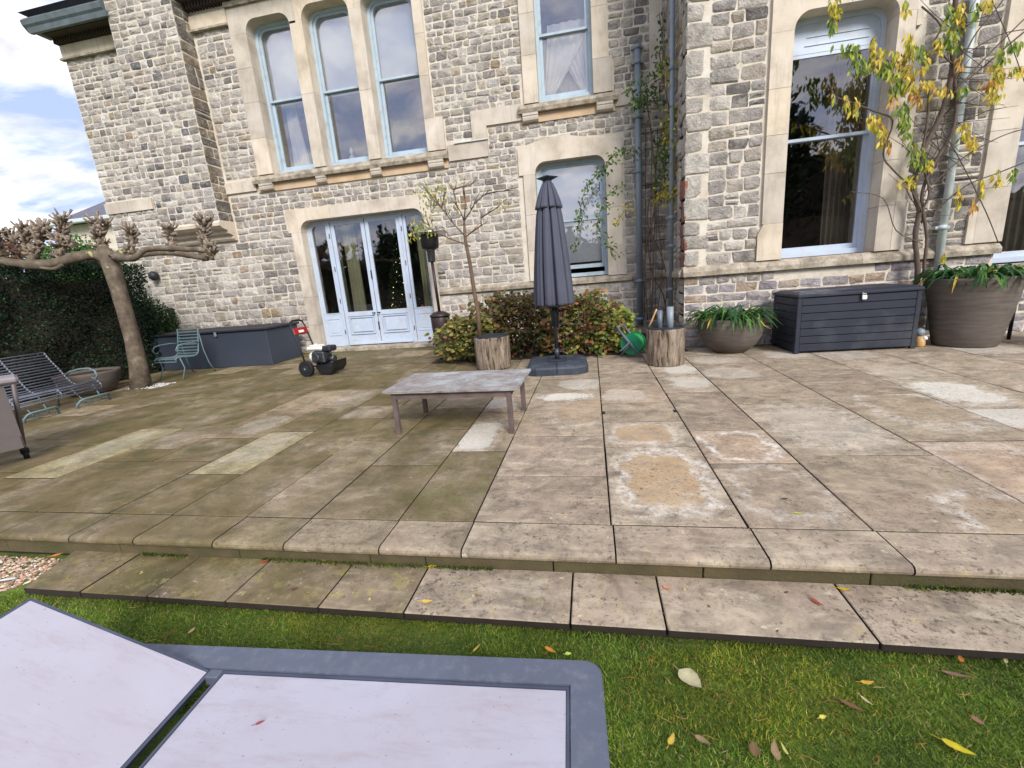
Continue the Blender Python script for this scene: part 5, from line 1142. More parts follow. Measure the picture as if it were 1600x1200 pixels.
# parasol
px_, py_ = -.50, 6.08
pa = thing('parasol', 'closed slate grey parasol on a heavy dark plastic base in front of the low window', 'parasol', (px_, py_, 0), R(3))
for sx in (-1, 1):
    for sy_ in (-1, 1):
        m = MB(); n = .415; i = .004
        x0, x1 = sorted((sx*i, sx*n)); y0, y1 = sorted((sy_*i, sy_*n)); c = .14
        ox, oy = sx*n, sy_*n
        def outl(k): return [(sx*i, sy_*i), (sx*(n-k), sy_*i), (sx*(n-k), sy_*(n-c)), (sx*(n-k-.04), sy_*(n-.055-k*.6)), (sx*(n-c), sy_*(n-k)), (sx*i, sy_*(n-k))]
        o0, o1, o2 = outl(0), outl(.012), outl(.05); q = 6
        vs = [(a, b, .004) for a, b in o0]+[(a, b, .085) for a, b in o0]+[(a, b, .11) for a, b in o1]+[(a, b, .13) for a, b in o2]
        fs = [tuple(range(q))]+[(r_*q+k, r_*q+(k+1) % q, (r_+1)*q+(k+1) % q, (r_+1)*q+k) for r_ in range(3) for k in range(q)]+[tuple(3*q+k for k in range(q))]
        m.add(vs, fs); m.build('base_weight', M['umb_base'], pa)
m = MB(); m.box(-.12, .12, -.12, .12, .131, .152, .004); m.build('base_plate', M['umb_pole'], pa)
m = MB(); m.tube([(0, 0, .14), (0, 0, 2.42)], .026, 14); m.build('pole', M['umb_pole'], pa)
m = MB(); m.tube([(0, 0, .152), (0, 0, .30)], .034, 14); m.tube([(.03, -.0, .25), (.07, 0, .25)], .012, 8); m.build('pole_sleeve', M['umb_pole'], pa)
NF = 10
ang = lambda a: 1+.15*math.cos(NF*a)
def folds(k, ph=0.0, tw=0.0):
    def f(a, z):
        u = abs(math.sin(NF*(a+ph+tw*z)/2)); v = max(0.0, 1-u*2.1); return 1.07-k*v**1.2-.05*math.sin(a*2+z)+.02*math.sin(NF*a*2)
    return f
m = MB(); m.lathe([(.17, .885), (.262, .905), (.268, .93), (.258, 1.1), (.235, 1.4), (.20, 1.75), (.165, 2.05), (.14, 2.16), (.13, 2.2)], 0, 0, 200, fn=folds(.42, .15, .03)); m.build('canopy', M['umb'], pa)
m = MB(); m.lathe([(.135, 2.13), (.172, 2.135), (.168, 2.16), (.145, 2.24), (.11, 2.34), (.07, 2.43), (.045, 2.47)], 0, 0, 200, fn=lambda a, z: folds(.34, .3)(a, z)+(.05*math.cos(NF*a+1) if z < 2.17 else 0)); m.build('canopy_vent', M['umb'], pa)
m = MB(); m.lathe([(.05, 2.455), (.06, 2.475), (.14, 2.505), (.14, 2.512), (.03, 2.506)], 0, 0, 4, smooth=False); m.build('top_cap', M['umb_pole'], pa)
m = MB()
for k in range(8):
    a = k*math.pi/4; m.tube([(math.cos(a)*.20, math.sin(a)*.20, .94), (math.cos(a)*.06, math.sin(a)*.06, .86), (math.cos(a)*.035, math.sin(a)*.035, .60)], .007, 5)
m.build('ribs', M['umb_pole'], pa)
m = MB(); m.tube([(0, 0, .72), (0, 0, .86)], .045, 12); m.tube([(.04, -.02, .80), (.09, -.05, .80), (.10, -.05, .74)], .01, 6); m.build('crank', M['umb_pole'], pa)

# storage box (right)
sb = thing('storage_box', 'dark anthracite plank-sided storage box with a white padlock against the right wing', 'storage box', (3.37, 6.78, 0), R(1))
bw, bd, bh = .715, .375, .80
m = MB(); m.box(-bw+.03, bw-.03, -bd+.03, bd-.03, .02, bh-.01); m.build('body', M['box'], sb)
nb_ = 7; ph = (bh-.09)/nb_
for k in range(nb_):
    z0 = .03+k*ph; t0 = .018*(1-k/nb_); 
    m = MB(); m.box(-bw+.055, bw-.055, -bd+.004, -bd+.03, z0+.004, z0+ph-.004, .004); m.build('plank', M['box'], sb)
    for s in (-1, 1): m = MB(); x0, x1 = sorted((s*(bw-.004), s*(bw-.03))); m.box(x0, x1, -bd+.05, bd-.05, z0+.004, z0+ph-.004, .004); m.build('plank', M['box'], sb)
for sx in (-1, 1):
    for sy_ in (-1, 1):
        m = MB(); x0, x1 = sorted((sx*(bw+.002), sx*(bw-.055))); y0, y1 = sorted((sy_*(bd+.002), sy_*(bd-.05))); m.box(x0, x1, y0, y1, 0, bh-.055, .006); m.build('corner_post', M['box'], sb)
m = MB(); m.box(-bw-.015, bw+.015, -bd-.018, bd+.015, bh-.055, bh-.015, .008)
m.add([(-bw-.01, -bd-.01, bh-.016), (bw+.01, -bd-.01, bh-.016), (bw+.01, bd, bh-.016), (-bw-.01, bd, bh-.016), (-bw+.06, -bd+.07, bh+.012), (bw-.06, -bd+.07, bh+.012), (bw-.06, bd-.05, bh+.012), (-bw+.06, bd-.05, bh+.012)], [(0, 1, 5, 4), (1, 2, 6, 5), (2, 3, 7, 6), (3, 0, 4, 7), (4, 5, 6, 7)])
m.build('lid', M['box'], sb)
m = MB(); m.box(-.008+.03, .008+.03, -bd-.028, -bd-.018, bh-.09, bh-.03); m.build('hasp', M['pipe_grey'], sb)
m = MB(); m.box(.03, .085, -bd-.035, -bd-.02, bh-.125, bh-.07, .006); m.tube([(.045, -bd-.028, bh-.07), (.045, -bd-.028, bh-.05), (.07, -bd-.028, bh-.05), (.07, -bd-.028, bh-.07)], .004, 6); tag(m.build('padlock', M['white_plastic'], None, sb.matrix_basis @ Vector((0, 0, 0)) if False else (3.37, 6.78, 0)), 'small white padlock hanging on the front of the dark storage box', 'padlock')

# grey chest (left)
gc = thing('storage_chest', 'long low slate-blue storage chest with charcoal lid under the wall at the left', 'storage chest', (-7.6, 8.1, 0), R(2))
m = MB(); m.box(-1.32, -.35, -.52, .5, 0, .70, .01); m.build('side_panel', M['chest'], gc)
m = MB(); m.box(-.345, 1.30, -.52, .5, 0, .70, .01); m.build('front_panel', M['chest'], gc)
m = MB(); m.box(-1.36, 1.34, -.56, .54, .703, .75, .012); m.build('lid', M['chest_top'], gc)
m = MB(); m.box(.2, .25, -.575, -.562, .64, .72, .004); m.build('latch', M['pipe_grey'], gc)
# garden ornament and globe lamp
go = thing('garden_ornament', 'little gnome-like ornament with a pale round head between box and tall planter', 'ornament', (4.20, 6.52, 0))
m = MB(); m.lathe([(.045, 0), (.06, .03), (.055, .09), (.03, .14)], 0, 0, 14); m.build('body', M['hose_tan'], go)
m = MB(); m.lathe([(.005, .135), (.045, .155), (.058, .19), (.045, .225), (.005, .245)], 0, .02, 14); m.build('head', M['pipe_grey'], go)
m = MB(); m.lathe([(.005, .09), (.028, .10), (.03, .125), (.01, .145)], .035, -.03, 10); m.build('hand', M['white_plastic'], go)
gl = thing('globe_lamp', 'pale round globe lamp at the right edge behind the tall planter', 'lamp', (5.36, 6.75, 0))
m = MB(); m.lathe([(.005, .60), (.06, .63), (.085, .69), (.06, .75), (.005, .78)], 0, 0, 18); m.build('globe', M['white_plastic'], gl)
m = MB(); m.tube([(0, 0, 0), (0, 0, .62)], .02, 8); m.build('post', M['black_metal'], gl)
# wall lamps near the corner
for (px0, py0, r0, lab) in ((238, 431, .10, 'round black wall lamp near the top of the hedge at the house corner'), (263, 511, .09, 'lower black rounded wall light beside the left chest')):
    p = at(px0, py0, 8.95); m = MB(); m.lathe([(r0*.5, p.z-r0), (r0, p.z-r0*.4), (r0, p.z+r0*.5), (r0*.4, p.z+r0)], p.x, 8.98, 14); tag(m.build('wall_lamp', M['chest_top']), lab, 'lamp')
p = at(263, 492, 8.97); m = MB(); m.box(p.x-.09, p.x+.09, 8.98, 9.08, p.z-.14, p.z+.14, .01); tag(m.build('meter_box', M['black_metal']), 'small black box with a white label on the wall above the left chest', 'box')
m2 = MB(); m2.box(p.x-.05, p.x-.01, 8.972, 8.979, p.z-.06, p.z+.07); tag(m2.build('label_sticker', M['white_plastic']), 'white sticker on the small black wall box', 'sticker')

# patio heater
ph_ = thing('patio_heater', 'dark bronze mushroom patio heater beside the right edge of the French doors', 'patio heater', (-2.83, 8.02, 0))
m = MB(); m.lathe([(.19, 0), (.20, .03), (.17, .07), (.13, .09)], 0, 0, 24); m.build('base', M['heater'], ph_)
m = MB(); m.lathe([(.13, .09), (.15, .12), (.175, .5), (.18, .68), (.17, .70)], 0, 0, 24); m.build('gas_housing', M['heater'], ph_)
m = MB(); m.lathe([(.19, .70), (.195, .73), (.12, .78), (.04, .80)], 0, 0, 24); m.build('housing_lid', M['heater'], ph_)
m = MB(); m.tube([(0, 0, .78), (-.03, 0, 1.72)], .028, 10); m.build('pole', M['heater'], ph_)
m = MB(); m.lathe([(.06, 1.70), (.07, 1.72), (.075, 1.90), (.11, 1.93)], -.03, 0, 18); m.build('burner_head', M['engine'], ph_)
m = MB(); m.lathe([(.12, 1.93), (.155, 1.95), (.17, 2.16), (.165, 2.18)], -.03, 0, 24); m.build('mesh_cylinder', M['black_metal'], ph_)
m = MB(); m.lathe([(.34, 2.20), (.345, 2.205), (.22, 2.25), (.05, 2.29), (.02, 2.30)], -.03, 0, 32); m.build('reflector', M['heater_top'], ph_)

# pressure washer
pw = thing('pressure_washer', 'petrol pressure washer with red panel and cream fuel tank standing near the French doors', 'pressure washer', (-4.42, 6.5, 0), R(-8))
for y in (-.20, .20):
    m = MB(); m.tube([(-.16, y-.035, .13), (-.16, y+.035, .13)], .128, 20); w_ = m.build('wheel', M['rubber'], pw)
    m = MB(); m.tube([(-.16, y-.040, .13), (-.16, y+.040, .13)], .055, 12); m.build('rim', M['chest_top'], w_)
    m = MB(); m.tube([(-.16, y-.046, .13), (-.16, y+.046, .13)], .014, 8); m.build('hub', M['pipe_grey'], w_)
m = MB()
for y in (-.15, .15): m.tube([(-.20, y, .13), (-.26, y, .45), (-.36, y, .80), (-.38, y*.85, .88)], .014, 8); m.tube([(-.22, y, .17), (.25, y, .15), (.31, y, .18)], .014, 8)
m.tube([(-.38, -.13, .88), (-.39, -.08, .905), (-.39, .08, .905), (-.38, .13, .88)], .017, 8); m.tube([(.31, -.15, .18), (.31, .15, .18)], .014, 8); m.build('frame', M['black_metal'], pw)
m = MB(); m.box(-.02, .02, -.15, .15, -.055, .055, .008, mat=Matrix.Translation((-.34, 0, .73)) @ Matrix.Rotation(R(-15), 4, 'Y')); m.build('control_panel', M['red'], pw)
m = MB(); m.box(-.024, -.012, -.05, .05, -.02, .02, mat=Matrix.Translation((-.34+.045, 0, .73)) @ Matrix.Rotation(R(-15), 4, 'Y')); m.build('badge', M['white_plastic'], pw)
m = MB(); m.box(-.20, .11, -.11, .09, .40, .47, .03); m.box(-.15, .06, -.08, .06, .47, .492, .01); m.tube([(-.05, -.02, .49), (-.05, -.02, .51)], .025, 12); m.build('fuel_tank', M['white_plastic'], pw)
m = MB(); m.box(.08, .25, -.07, .12, .38, .47, .02); m.build('air_filter', M['chest_top'], pw)
m = MB(); m.box(-.10, .14, -.11, .11, .20, .385, .02)
for k in range(6): m.box(-.08+k*.035, -.065+k*.035, -.13, .12, .23, .36)
m.tube([(.0, -.11, .29), (.0, -.15, .29)], .07, 14); m.tube([(.14, 0, .26), (.27, 0, .26)], .05, 10); m.tube([(.2, -.08, .3), (.28, -.1, .34), (.30, -.12, .38)], .012, 6); m.build('engine', M['engine'], pw)
m = MB(); m.tube([(-.11, -.02, .29), (-.16, -.02, .29)], .085, 18); m.build('recoil_cover', M['white_plastic'], pw)
m = MB(); m.prism([(-.02, .16), (.32, .20), (.36, .24), (.34, .12), (.26, .04), (.05, .05)], -.16, .16); m.build('tray', M['black_metal'], pw)

# hose reel
hr = thing('hose_reel', 'green and grey garden hose reel on the ground left of the brown log planter', 'hose reel', (.60, 6.78, 0), R(-28))
m = MB()
def disc(m, y, r, th_, n=28, z=.20): m.tube([(0, y-th_/2, z), (0, y+th_/2, z)], r, n)
disc(m, -.09, .16, .012); disc(m, .09, .16, .012); m.build('drum_flange', M['reel'], hr)
m = MB()
for k in range(7):
    y = -.07+k*.023; q = [(math.cos(a)*.13, y+.003*math.sin(a), .20+math.sin(a)*.13) for a in [i*6.2832/28 for i in range(29)]]; m.tube(q, .011, 6, cap=False)
m.build('hose', M['hose'], hr)
m = MB()
for y in (-.115, .115): m.tube([(-.20, y, .45), (-.02, y, .23), (.17, y, .02)], [.014, .026, .014], 6); m.tube([(-.15, y, .02), (0, y, .23)], [.016, .024], 6)
m.tube([(-.20, -.115, .45), (-.20, .115, .45)], .014, 6); m.build('frame', M['reel_grey'], hr)
m = MB(); m.tube([(0, -.13, .23), (0, -.17, .23), (-.11, -.18, .12), (-.11, -.23, .12)], .012, 6); m.build('crank_handle', M['reel_grey'], hr)
m = MB(); m.tube([at(1012, 514, 7.0), at(1018, 502, 6.98), at(1023, 490, 6.96), at(1026, 483, 6.95)], .013, 8); tag(m.build('hose_end', M['hose_tan']), 'tan hose end sticking up behind the brown log planter', 'hose')

# sun lounger in the foreground
sx0 = Vector((-.012, 1.262, 0.0))
ln = thing('sun_lounger', 'grey framed sun lounger with dirty off-white panels and raised backrest in the foreground', 'sun lounger', (sx0.x*.954, sx0.y*.954, -.17), math.pi+R(2.75)); ln.scale = (.954, .954, .954)
# local x runs towards the head end, local y towards the camera
LZ = .241
def rr_ring(m, x0, x1, y0, y1, z0, z1, w0, w1, w2, w3, r):   # rounded outer frame with rectangular hole (margins: foot, head, far, near)
    def corner(cx, cy, a0): return [(cx+r*math.cos(R(a0+k*15)), cy+r*math.sin(R(a0+k*15))) for k in range(7)]
    o = corner(x0+r, y0+r, 180)+corner(x1-r, y0+r, 270)+corner(x1-r, y1-r, 0)+corner(x0+r, y1-r, 90)
    i = [(x0+w0, y0+w2)]*7+[(x1-w1, y0+w2)]*7+[(x1-w1, y1-w3)]*7+[(x0+w0, y1-w3)]*7; n = 28; e = .006
    oi = [(a+(e if a < (x0+x1)/2 else -e), b+(e if b < (y0+y1)/2 else -e)) for a, b in o]
    vs = [(a, b, z0) for a, b in o]+[(a, b, z1-e) for a, b in o]+[(a, b, z1) for a, b in oi]+[(a, b, z1) for a, b in i]+[(a, b, z0) for a, b in i]
    fs = []
    for k in range(n):
        l = (k+1) % n
        for a in range(4):
            q = (a*n+k, a*n+l, (a+1)*n+l, (a+1)*n+k)
            if a >= 2 and i[k] == i[l]: q = (a*n+k, a*n+l, (a+1)*n+k) if a == 2 else None
            if q: fs.append(q)
        q = (4*n+k, 4*n+l, l, k) if i[k] != i[l] else (4*n+k, l, k); fs.append(q)
    m.add(vs, fs)
LL, LW = 2.02, .80
m = MB(); rr_ring(m, 0, LL, 0, LW, LZ-.055, LZ, .105, .12, .10, .10, .055); m.build('frame', M['lounger'], ln)
m = MB(); fr_x0, fr_x1 = .108, 1.365
frame = [(fr_x0, fr_x1, .103, .113), (fr_x0, fr_x1, LW-.113, LW-.103), (fr_x0, fr_x0+.01, .113, LW-.113), (fr_x1-.01, fr_x1, .113, LW-.113)]
for a, b, c, d in frame: m.box(a, b, c, d, LZ-.03, LZ-.006)
m.build('seat_rim', M['lounger_dark'], ln)
m = MB(); m.box(fr_x0+.012, fr_x1-.012, .115, LW-.115, LZ-.024, LZ-.009); m.build('seat_panel', M['sling'], ln)
m = MB(); m.box(fr_x1+.0, fr_x1+.05, .10, .135, LZ-.04, LZ-.004, .003); m.box(fr_x1, fr_x1+.05, LW-.135, LW-.10, LZ-.04, LZ-.004, .003); m.build('hinge', M['lounger'], ln)
MT = Matrix.Translation((1.42, 0, LZ-.012)) @ Matrix.Rotation(R(-24.0), 4, 'Y')
m = MB(); m.box(.004, .716, .116, LW-.116, -.006, .008, mat=MT); m.build('back_panel', M['sling'], ln)
m = MB()
for a, b, c, d in ((0, .72, .105, .1145), (0, .72, LW-.1145, LW-.105), (0-.008, .002, .105, LW-.105), (.718, .728, .105, LW-.105)): m.box(a, b, c, d, -.014, .007, mat=MT)
m.build('back_rim', M['lounger_dark'], ln)
m = MB(); m.tube([(1.9, .2, LZ-.03), MT @ Vector((.42, .2, -.012))], .01, 6); m.tube([(1.9, .6, LZ-.03), MT @ Vector((.42, .6, -.012))], .01, 6); m.build('back_strut', M['lounger'], ln)
for x in (.16, LL-.18):
    for y in (.03, LW-.08):
        m = MB(); m.box(x, x+.05, y, y+.05, 0, LZ-.055, .004); m.build('leg', M['lounger'], ln)

# slatted metal bench (left)
bn = thing('slatted_bench', 'long grey slatted metal garden bench with curled arms in front of the hedge', 'bench', (-7.35, 4.35, 0), R(4))
prof_b = [(.17, .20), (.175, .26), (.14, .305), (.08, .31), (0, .29), (-.08, .275), (-.16, .27), (-.24, .275), (-.31, .31), (-.36, .37), (-.40, .44), (-.44, .51), (-.49, .58), (-.54, .65), (-.58, .72), (-.61, .78)]
def along(prof, s):
    d = 0; 
    for a, b in zip(prof, prof[1:]):
        l_ = math.hypot(b[0]-a[0], b[1]-a[1])
        if d+l_ >= s: t = (s-d)/l_; return (a[0]+(b[0]-a[0])*t, a[1]+(b[1]-a[1])*t)
        d += l_
    return prof[-1]
tot = sum(math.hypot(b[0]-a[0], b[1]-a[1]) for a, b in zip(prof_b, prof_b[1:])); NS = 26; y0b, y1b = -1.05, .84
for k in range(NS):
    x, z = along(prof_b, tot*k/(NS-1)); m = MB(); m.tube([(x, y0b, z), (x, y1b, z)], .0115, 6); m.build('slat', M['grey_iron'], bn)
for y in (y0b, -.25, .3, y1b): m = MB(); m.tube([(x, y, z-.004) for x, z in prof_b], .011, 6); m.build('support_bar', M['grey_iron'], bn)
for y in (y0b, y1b):
    m = MB(); c = [( -.36, y, .42), (-.28, y, .47), (-.10, y, .50), (.06, y, .50), (.14, y, .46), (.16, y, .39), (.12, y, .34), (.06, y, .36)]; m.tube(c, .014, 7); m.build('arm', M['green_iron'], bn)
for (a, b) in ((-.22, .18), (.42, .88)):
    m = MB(); m.tube([(.20, a, 0), (.205, a+.0, .05), (.24, a+.03, .10), (.26, a+.07, .115), (.26, b-.07, .115), (.24, b-.03, .10), (.205, b, .05), (.20, b, 0)], .015, 7); m.tube([(.22, a+.02, .04), (.22, b-.02, .04)], .006, 6)
    m.tube([(.22, a+.12, .04), (.05, a+.10, .28)], .009, 6); m.tube([(.22, b-.12, .05), (.10, b-.10, .29)], .009, 6); m.build('leg', M['green_iron'], bn)
for y in (y0b+.1, y1b-.15): m = MB(); m.tube([(-.45, y, 0), (-.36, y, .36)], .012, 6); m.build('leg', M['grey_iron'], bn)

# green strap armchair
ac = thing('metal_armchair', 'verdigris green metal strap armchair with curled arms beside the plane tree', 'armchair', (-7.50, 6.80, 0), R(-93))
# local +x = facing
pc = [(.27, .33), (.28, .37), (.24, .40), (.15, .395), (.05, .38), (-.05, .37), (-.13, .38), (-.18, .42), (-.20, .48), (-.22, .56), (-.24, .64), (-.26, .72), (-.28, .80), (-.29, .86)]
tot = sum(math.hypot(b[0]-a[0], b[1]-a[1]) for a, b in zip(pc, pc[1:]))
for k in range(18):
    x, z = along(pc, tot*k/17); m = MB(); m.box(x-.010, x+.010, -.24, .24, z-.009, z+.009); m.build('slat', M['green_iron'], ac)
for y in (-.24, .24):
    m = MB(); m.tube([(x, y, z) for x, z in pc], .011, 6); m.build('side_bar', M['green_iron'], ac)
    m = MB(); m.tube([(-.23, y, .60), (-.1, y*1.08, .62), (.1, y*1.1, .62), (.2, y*1.1, .60), (.25, y*1.1, .54), (.22, y*1.1, .48), (.16, y*1.1, .48)], .012, 7); m.build('arm', M['green_iron'], ac)
    m = MB(); m.tube([(.2, y, .39), (.16, y*1.05, .2), (.26, y*1.1, 0)], .010, 6); m.build('leg', M['green_iron'], ac)
    m = MB(); m.tube([(-.28, y, .85), (-.30, y, .45), (-.34, y*1.05, .2), (-.42, y*1.1, 0)], .010, 6); m.build('leg', M['green_iron'], ac)
# barbecue at the left edge
bq = thing('barbecue', 'grey-brown barbecue trolley with pale side shelf and castors cut by the left edge', 'barbecue', (-5.53, 2.19, 0), R(59))
m = MB(); m.box(-.72, -.0, .0, .5, .16, .74, .02); m.build('cabinet', M['bbq'], bq)
m = MB(); m.box(-.1, .60, -.04, .30, .68, .80, .02) if False else m.box(.305, .94, .0, .36, .74, .80, .02); m.build('side_shelf', M['bbq_lid'], bq)
m = MB(); m.box(-.72, .30, -.02, .52, .745, .80, .02); m.build('worktop', M['bbq_lid'], bq)
m = MB(); m.prism([(-.30, .80), (-.28, .98), (-.15, 1.1), (.1, 1.1), (.27, .98), (.30, .80)], -.70, .0, 'x'); m.build('lid', M['bbq'], bq)
m = MB(); m.box(.0, .84, .02, .04, .16, .72); m.box(.0, .83, .005, .019, .16, .27); m.build('side_panel', M['bbq'], bq)
for q in ([(.90, .03, .74), (.82, .26, .09)], [(-.66, .05, .2), (-.66, .05, .09)]): m = MB(); m.tube(q, .018, 6); m.build('leg', M['bbq'], bq)
for (x, y) in ((.82, .28), (-.66, .05), (-.66, .45)):
    m = MB(); m.tube([(x-.02, y, .04), (x+.02, y, .04)], .04, 14); m.box(x-.03, x+.03, y-.02, y+.02, .05, .10); m.build('castor', M['rubber'], bq)

# ------------------------------------------------------------------ fallen leaves and litter
def fleaf(px, py, z, L, wr, col, rot, label, curl=.1):
    p = gr(px, py, z); m = MB(); a = R(rot); d = Vector((math.cos(a), math.sin(a), .05)); c = rgb(*col)
    side = Vector((-d.y, d.x, 0)); N_ = 9; mid = []; lf = []; rt = []; tw = rnd.uniform(-.25, .25); cp = rnd.uniform(.1, .5)*wr; kd = rnd.uniform(.0, .35)
    for q in range(N_+1):
        u = q/N_; wd = math.sin(math.pi*u**.8)**.8*(1-.25*u)*L*wr*.5; bend = side*math.sin(u*3.14)*L*.06*tw*4; z_ = .004+curl*L*(u-.4)**2*2.2
        b_ = d*(u-.5)*L+bend; j1, j2 = rnd.uniform(.9, 1.1), rnd.uniform(.9, 1.1); mid.append(Vector((b_.x, b_.y, z_))); lf.append(Vector((b_.x, b_.y, z_+cp*wd))+side*wd*j1); rt.append(Vector((b_.x, b_.y, z_+cp*wd*.7))-side*wd*j2)
    vs = [v for q in range(N_+1) for v in (lf[q], mid[q], rt[q])]; b0 = len(m.v); m.add(vs, [(3*q+e_, 3*q+e_+1, 3*q+e_+4, 3*q+e_+3) for q in range(N_) for e_ in (0, 1)], c)
    for q in range(N_+1):
        for e_ in (0, 1, 2):
            k_ = 1-kd*(q/N_)**2*(1 if e_ != 1 else .4)+(.25 if e_ == 1 else 0)+rnd.uniform(-.08, .08); m.c[b0+3*q+e_] = (c[0]*k_, c[1]*k_, c[2]*k_, 1)
    m.tube([Vector((-d.x*L/2, -d.y*L/2, .004)), Vector((-d.x*L*.85, -d.y*L*.85, .006))], .0012, 4, c)
    tag(m.build('fallen_leaf', M['leaf'], None, p), label, 'leaf', 'fallen leaves')
ZG, ZS = -.156, -.105
for a in ((1078, 1063, ZG, .095, .8, (186, 178, 140), -50, 'large pale green-brown leaf lying on the grass right of the lounger'),
          (860, 1017, ZG, .055, .35, (206, 140, 50), -30, 'narrow orange leaf on the grass just beyond the lounger corner'),
          (888, 1023, ZG, .026, .7, (186, 200, 90), 10, 'tiny lime green leaf beside the narrow orange leaf'),
          (1049, 1156, ZG, .045, .45, (196, 166, 70), 60, 'curled ochre leaf on the grass near the lounger frame'),
          (1098, 1158, ZG, .05, .45, (140, 122, 90), -30, 'dull tan leaf with a dark stalk on the grass'),
          (1178, 1172, ZG, .045, .8, (132, 104, 72), 80, 'heart-shaped brown leaf at the bottom of the lawn'),
          (1355, 1067, ZG, .045, .4, (206, 160, 62), 5, 'golden leaf lying flat in the middle of the right lawn'),
          (1332, 1105, ZG, .07, .28, (120, 86, 62), -35, 'long curled brown leaf on the right lawn'),
          (1354, 1096, ZG, .04, .28, (188, 172, 130), -60, 'slim pale leaf next to the long curled brown leaf'),
          (1497, 1170, ZG, .075, .38, (206, 188, 40), -35, 'bright yellow leaf near the bottom right corner of the lawn'),
          (1213, 1174, ZG, .065, .4, (150, 124, 92), 80, 'pointed tan leaf near the bottom edge of the lawn'),
          (1226, 1172, ZG, .035, .3, (200, 188, 110), 100, 'slim pale yellow leaf beside the pointed tan leaf'),
          (1500, 1030, ZG, .04, .45, (190, 120, 60), 70, 'small orange-brown leaf on the grass below the step at the right'),
          (1495, 1056, ZG, .085, .2, (128, 96, 84), -15, 'long ragged brown leaf on the upper right lawn'),
          (1528, 1128, ZG, .035, .6, (146, 104, 84), -60, 'small brown pod-like leaf on the far right lawn'),
          (1286, 1122, ZG, .025, .6, (214, 200, 90), 20, 'small pale yellow leaf on the right lawn'),
          (1570, 1012+20, ZG, .04, .3, (176, 176, 130), 60, 'slim grey-green leaf at the far right of the lawn'),
          (300, 986, ZG, .035, .6, (176, 138, 100), 90, 'small tan leaf on the grass behind the lounger back'),
          (745, 1014, ZG, .045, .25, (200, 170, 70), 60, 'thin yellow leaf on the grass behind the lounger frame'),
          (268, 926, ZG+.02, .04, .4, (214, 210, 190), 60, 'whitish leaf against the front of the lower step'),
          (312, 932, ZG+.02, .05, .6, (170, 140, 70), 20, 'ochre leaf at the foot of the lower step on the left'),
          (440, 944, ZG+.03, .05, .3, (196, 120, 60), 0, 'rusty leaf tucked under the lower step edge'),
          (668, 940, ZS, .055, .45, (212, 178, 90), 5, 'pale gold leaf on the lower step left of its middle'),
          (1277, 942, ZS, .06, .3, (150, 74, 54), -60, 'red-brown folded leaf on the lower step at the right'),
          (1318, 921, ZS, .05, .35, (206, 170, 40), -10, 'bright yellow leaf at a joint of the lower step'),
          (1490, 916, ZS, .06, .5, (150, 160, 50), 10, 'yellow-green leaf against the riser on the lower step'),
          (1042, 919, ZS, .035, .7, (206, 140, 110), -30, 'small salmon pink leaf on the lower step'),
          (462, 921, ZS, .045, .3, (104, 60, 46), 20, 'dark red-brown leaf on the left of the lower step'),
          (676, 886, ZS, .05, .5, (190, 176, 50), 10, 'mustard leaf lying at the foot of the riser'),
          (508, 876, ZS, .04, .5, (180, 160, 60), 0, 'dull yellow leaf by the riser on the left'),
          (414, 878, ZS, .05, .5, (160, 84, 50), 30, 'rusty red leaf by the riser on the left'),
          (90, 868, ZS, .06, .5, (190, 120, 60), 30, 'orange leaf at the far left end of the lower step'),
          (392, 870, ZS, .04, .5, (170, 120, 60), 0, 'light brown leaf under the coping on the left'),
          (1247, 802, .003, .045, .3, (196, 200, 70), 0, 'slim yellow-green leaf on the paving above the steps'),
          (1227, 780, .003, .03, .6, (70, 52, 44), 0, 'tiny dark curled leaf on the paving slab'),
          (407, 1131, .064, .028, .4, (150, 70, 66), 30, 'small red leaf lying on the lounger seat panel')):
    fleaf(*a)
m = MB(); SCc = [rgb(176, 140, 84), rgb(150, 110, 66), rgb(190, 160, 100), rgb(120, 84, 54), rgb(160, 96, 56)]
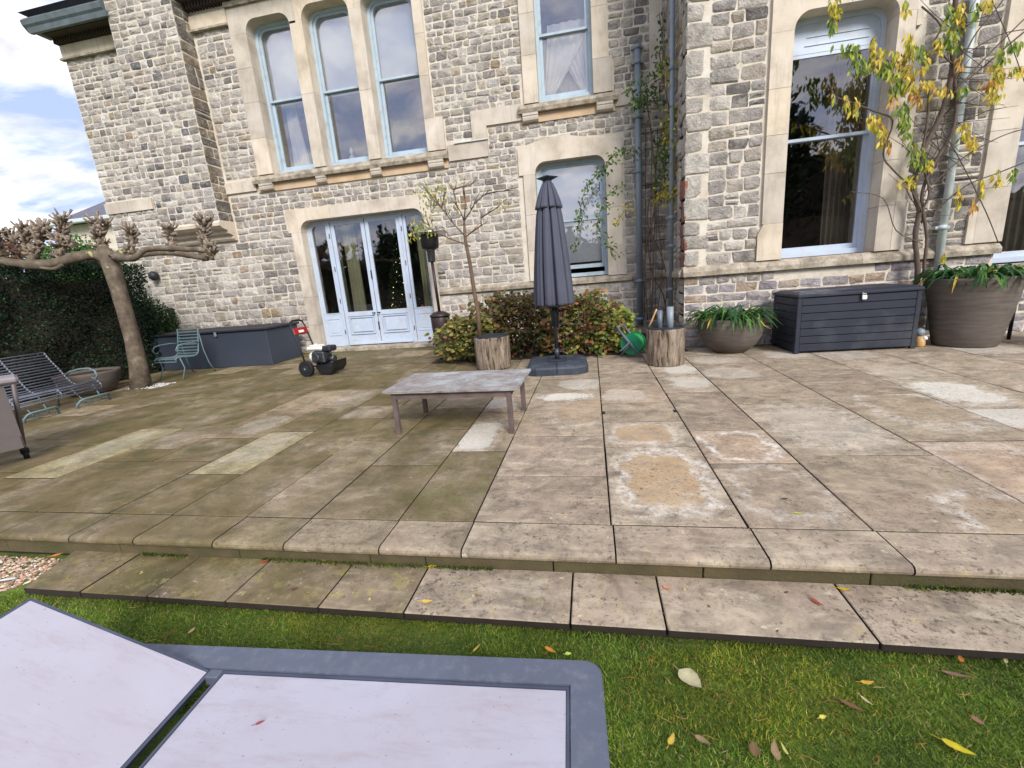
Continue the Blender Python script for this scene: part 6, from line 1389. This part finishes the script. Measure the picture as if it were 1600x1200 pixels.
for _ in range(190):
    x, y = rnd.uniform(.05, 2.4), rnd.uniform(.95, 1.52)
    if rnd.random() < .25: x, y = rnd.uniform(-2.8, .0), rnd.uniform(1.3, 1.52)
    a = rnd.uniform(0, 6.28); L = rnd.uniform(.02, .09); b = a+rnd.uniform(-.7, .7)
    p0 = Vector((x, y, ZG+rnd.uniform(-.006, .004))); p1 = p0+Vector((math.cos(a), math.sin(a), 0))*L*.5; p2 = p1+Vector((math.cos(b), math.sin(b), 0))*L*.5; m.tube([p0, p1, p2], [.0011, .0012, .0007], 4, leafcol(*SCc))
m.build('straw', M['leaf'], kind='stuff')
m = MB()
for _ in range(230):
    x, y = rnd.choice(((rnd.uniform(-8.3, 6), rnd.uniform(2, 7)), (rnd.uniform(-3, 3), rnd.uniform(1.56, 1.84)), (rnd.uniform(-2.9, -.9), rnd.uniform(6.6, 7.0))))
    z = .004 if y > 1.83 else -.104; a = rnd.uniform(0, 6.28); L = rnd.uniform(.008, .022); m.leaf(Vector((x, y, z)), Vector((math.cos(a), math.sin(a), 0)), Vector((rnd.uniform(-.4, .4), rnd.uniform(-.4, .4), 1)), L, L*.5, leafcol(rgb(150, 120, 60), rgb(110, 80, 50), rgb(190, 170, 110)))
m.build('leaf_litter', M['leaf'], kind='stuff')
# moss and weeds along the riser foot and wing wall foot
V = []; C = []
for _ in range(9000):
    k = rnd.random()
    if k < .5: x, y, z = rnd.uniform(-3.1, 2.4), 1.857-abs(rnd.gauss(0, .010)), -.108
    elif k < .8: x, y, z = rnd.uniform(1.45, 5.2), 7.2-abs(rnd.gauss(0, .06)), 0.0
    else: x, y, z = rnd.uniform(-9, -3.2), 8.9-abs(rnd.gauss(0, .05)), 0.0
    if mnoise.noise(Vector((x*2.5, y*2, 3))) < -.05: continue
    h = rnd.uniform(.006, .02)*(1.6 if k > .5 else 1); a = rnd.uniform(0, 6.28); w = .004
    V.append(((x-w*math.cos(a), y-w*math.sin(a), z), (x+w*math.cos(a), y+w*math.sin(a), z), (x+rnd.uniform(-.006, .006), y+rnd.uniform(-.006, .006), z+h))); C.append(leafcol(rgb(80, 96, 34), rgb(60, 78, 28), rgb(100, 104, 44))[:3])
fast_tris('moss', np.array(V), np.array(C), M['grass'], kind='stuff')
print('objects', len(bpy.data.objects), 'tris', sum(len(m.loop_triangles) if m.loop_triangles else len(m.polygons) for m in bpy.data.meshes))
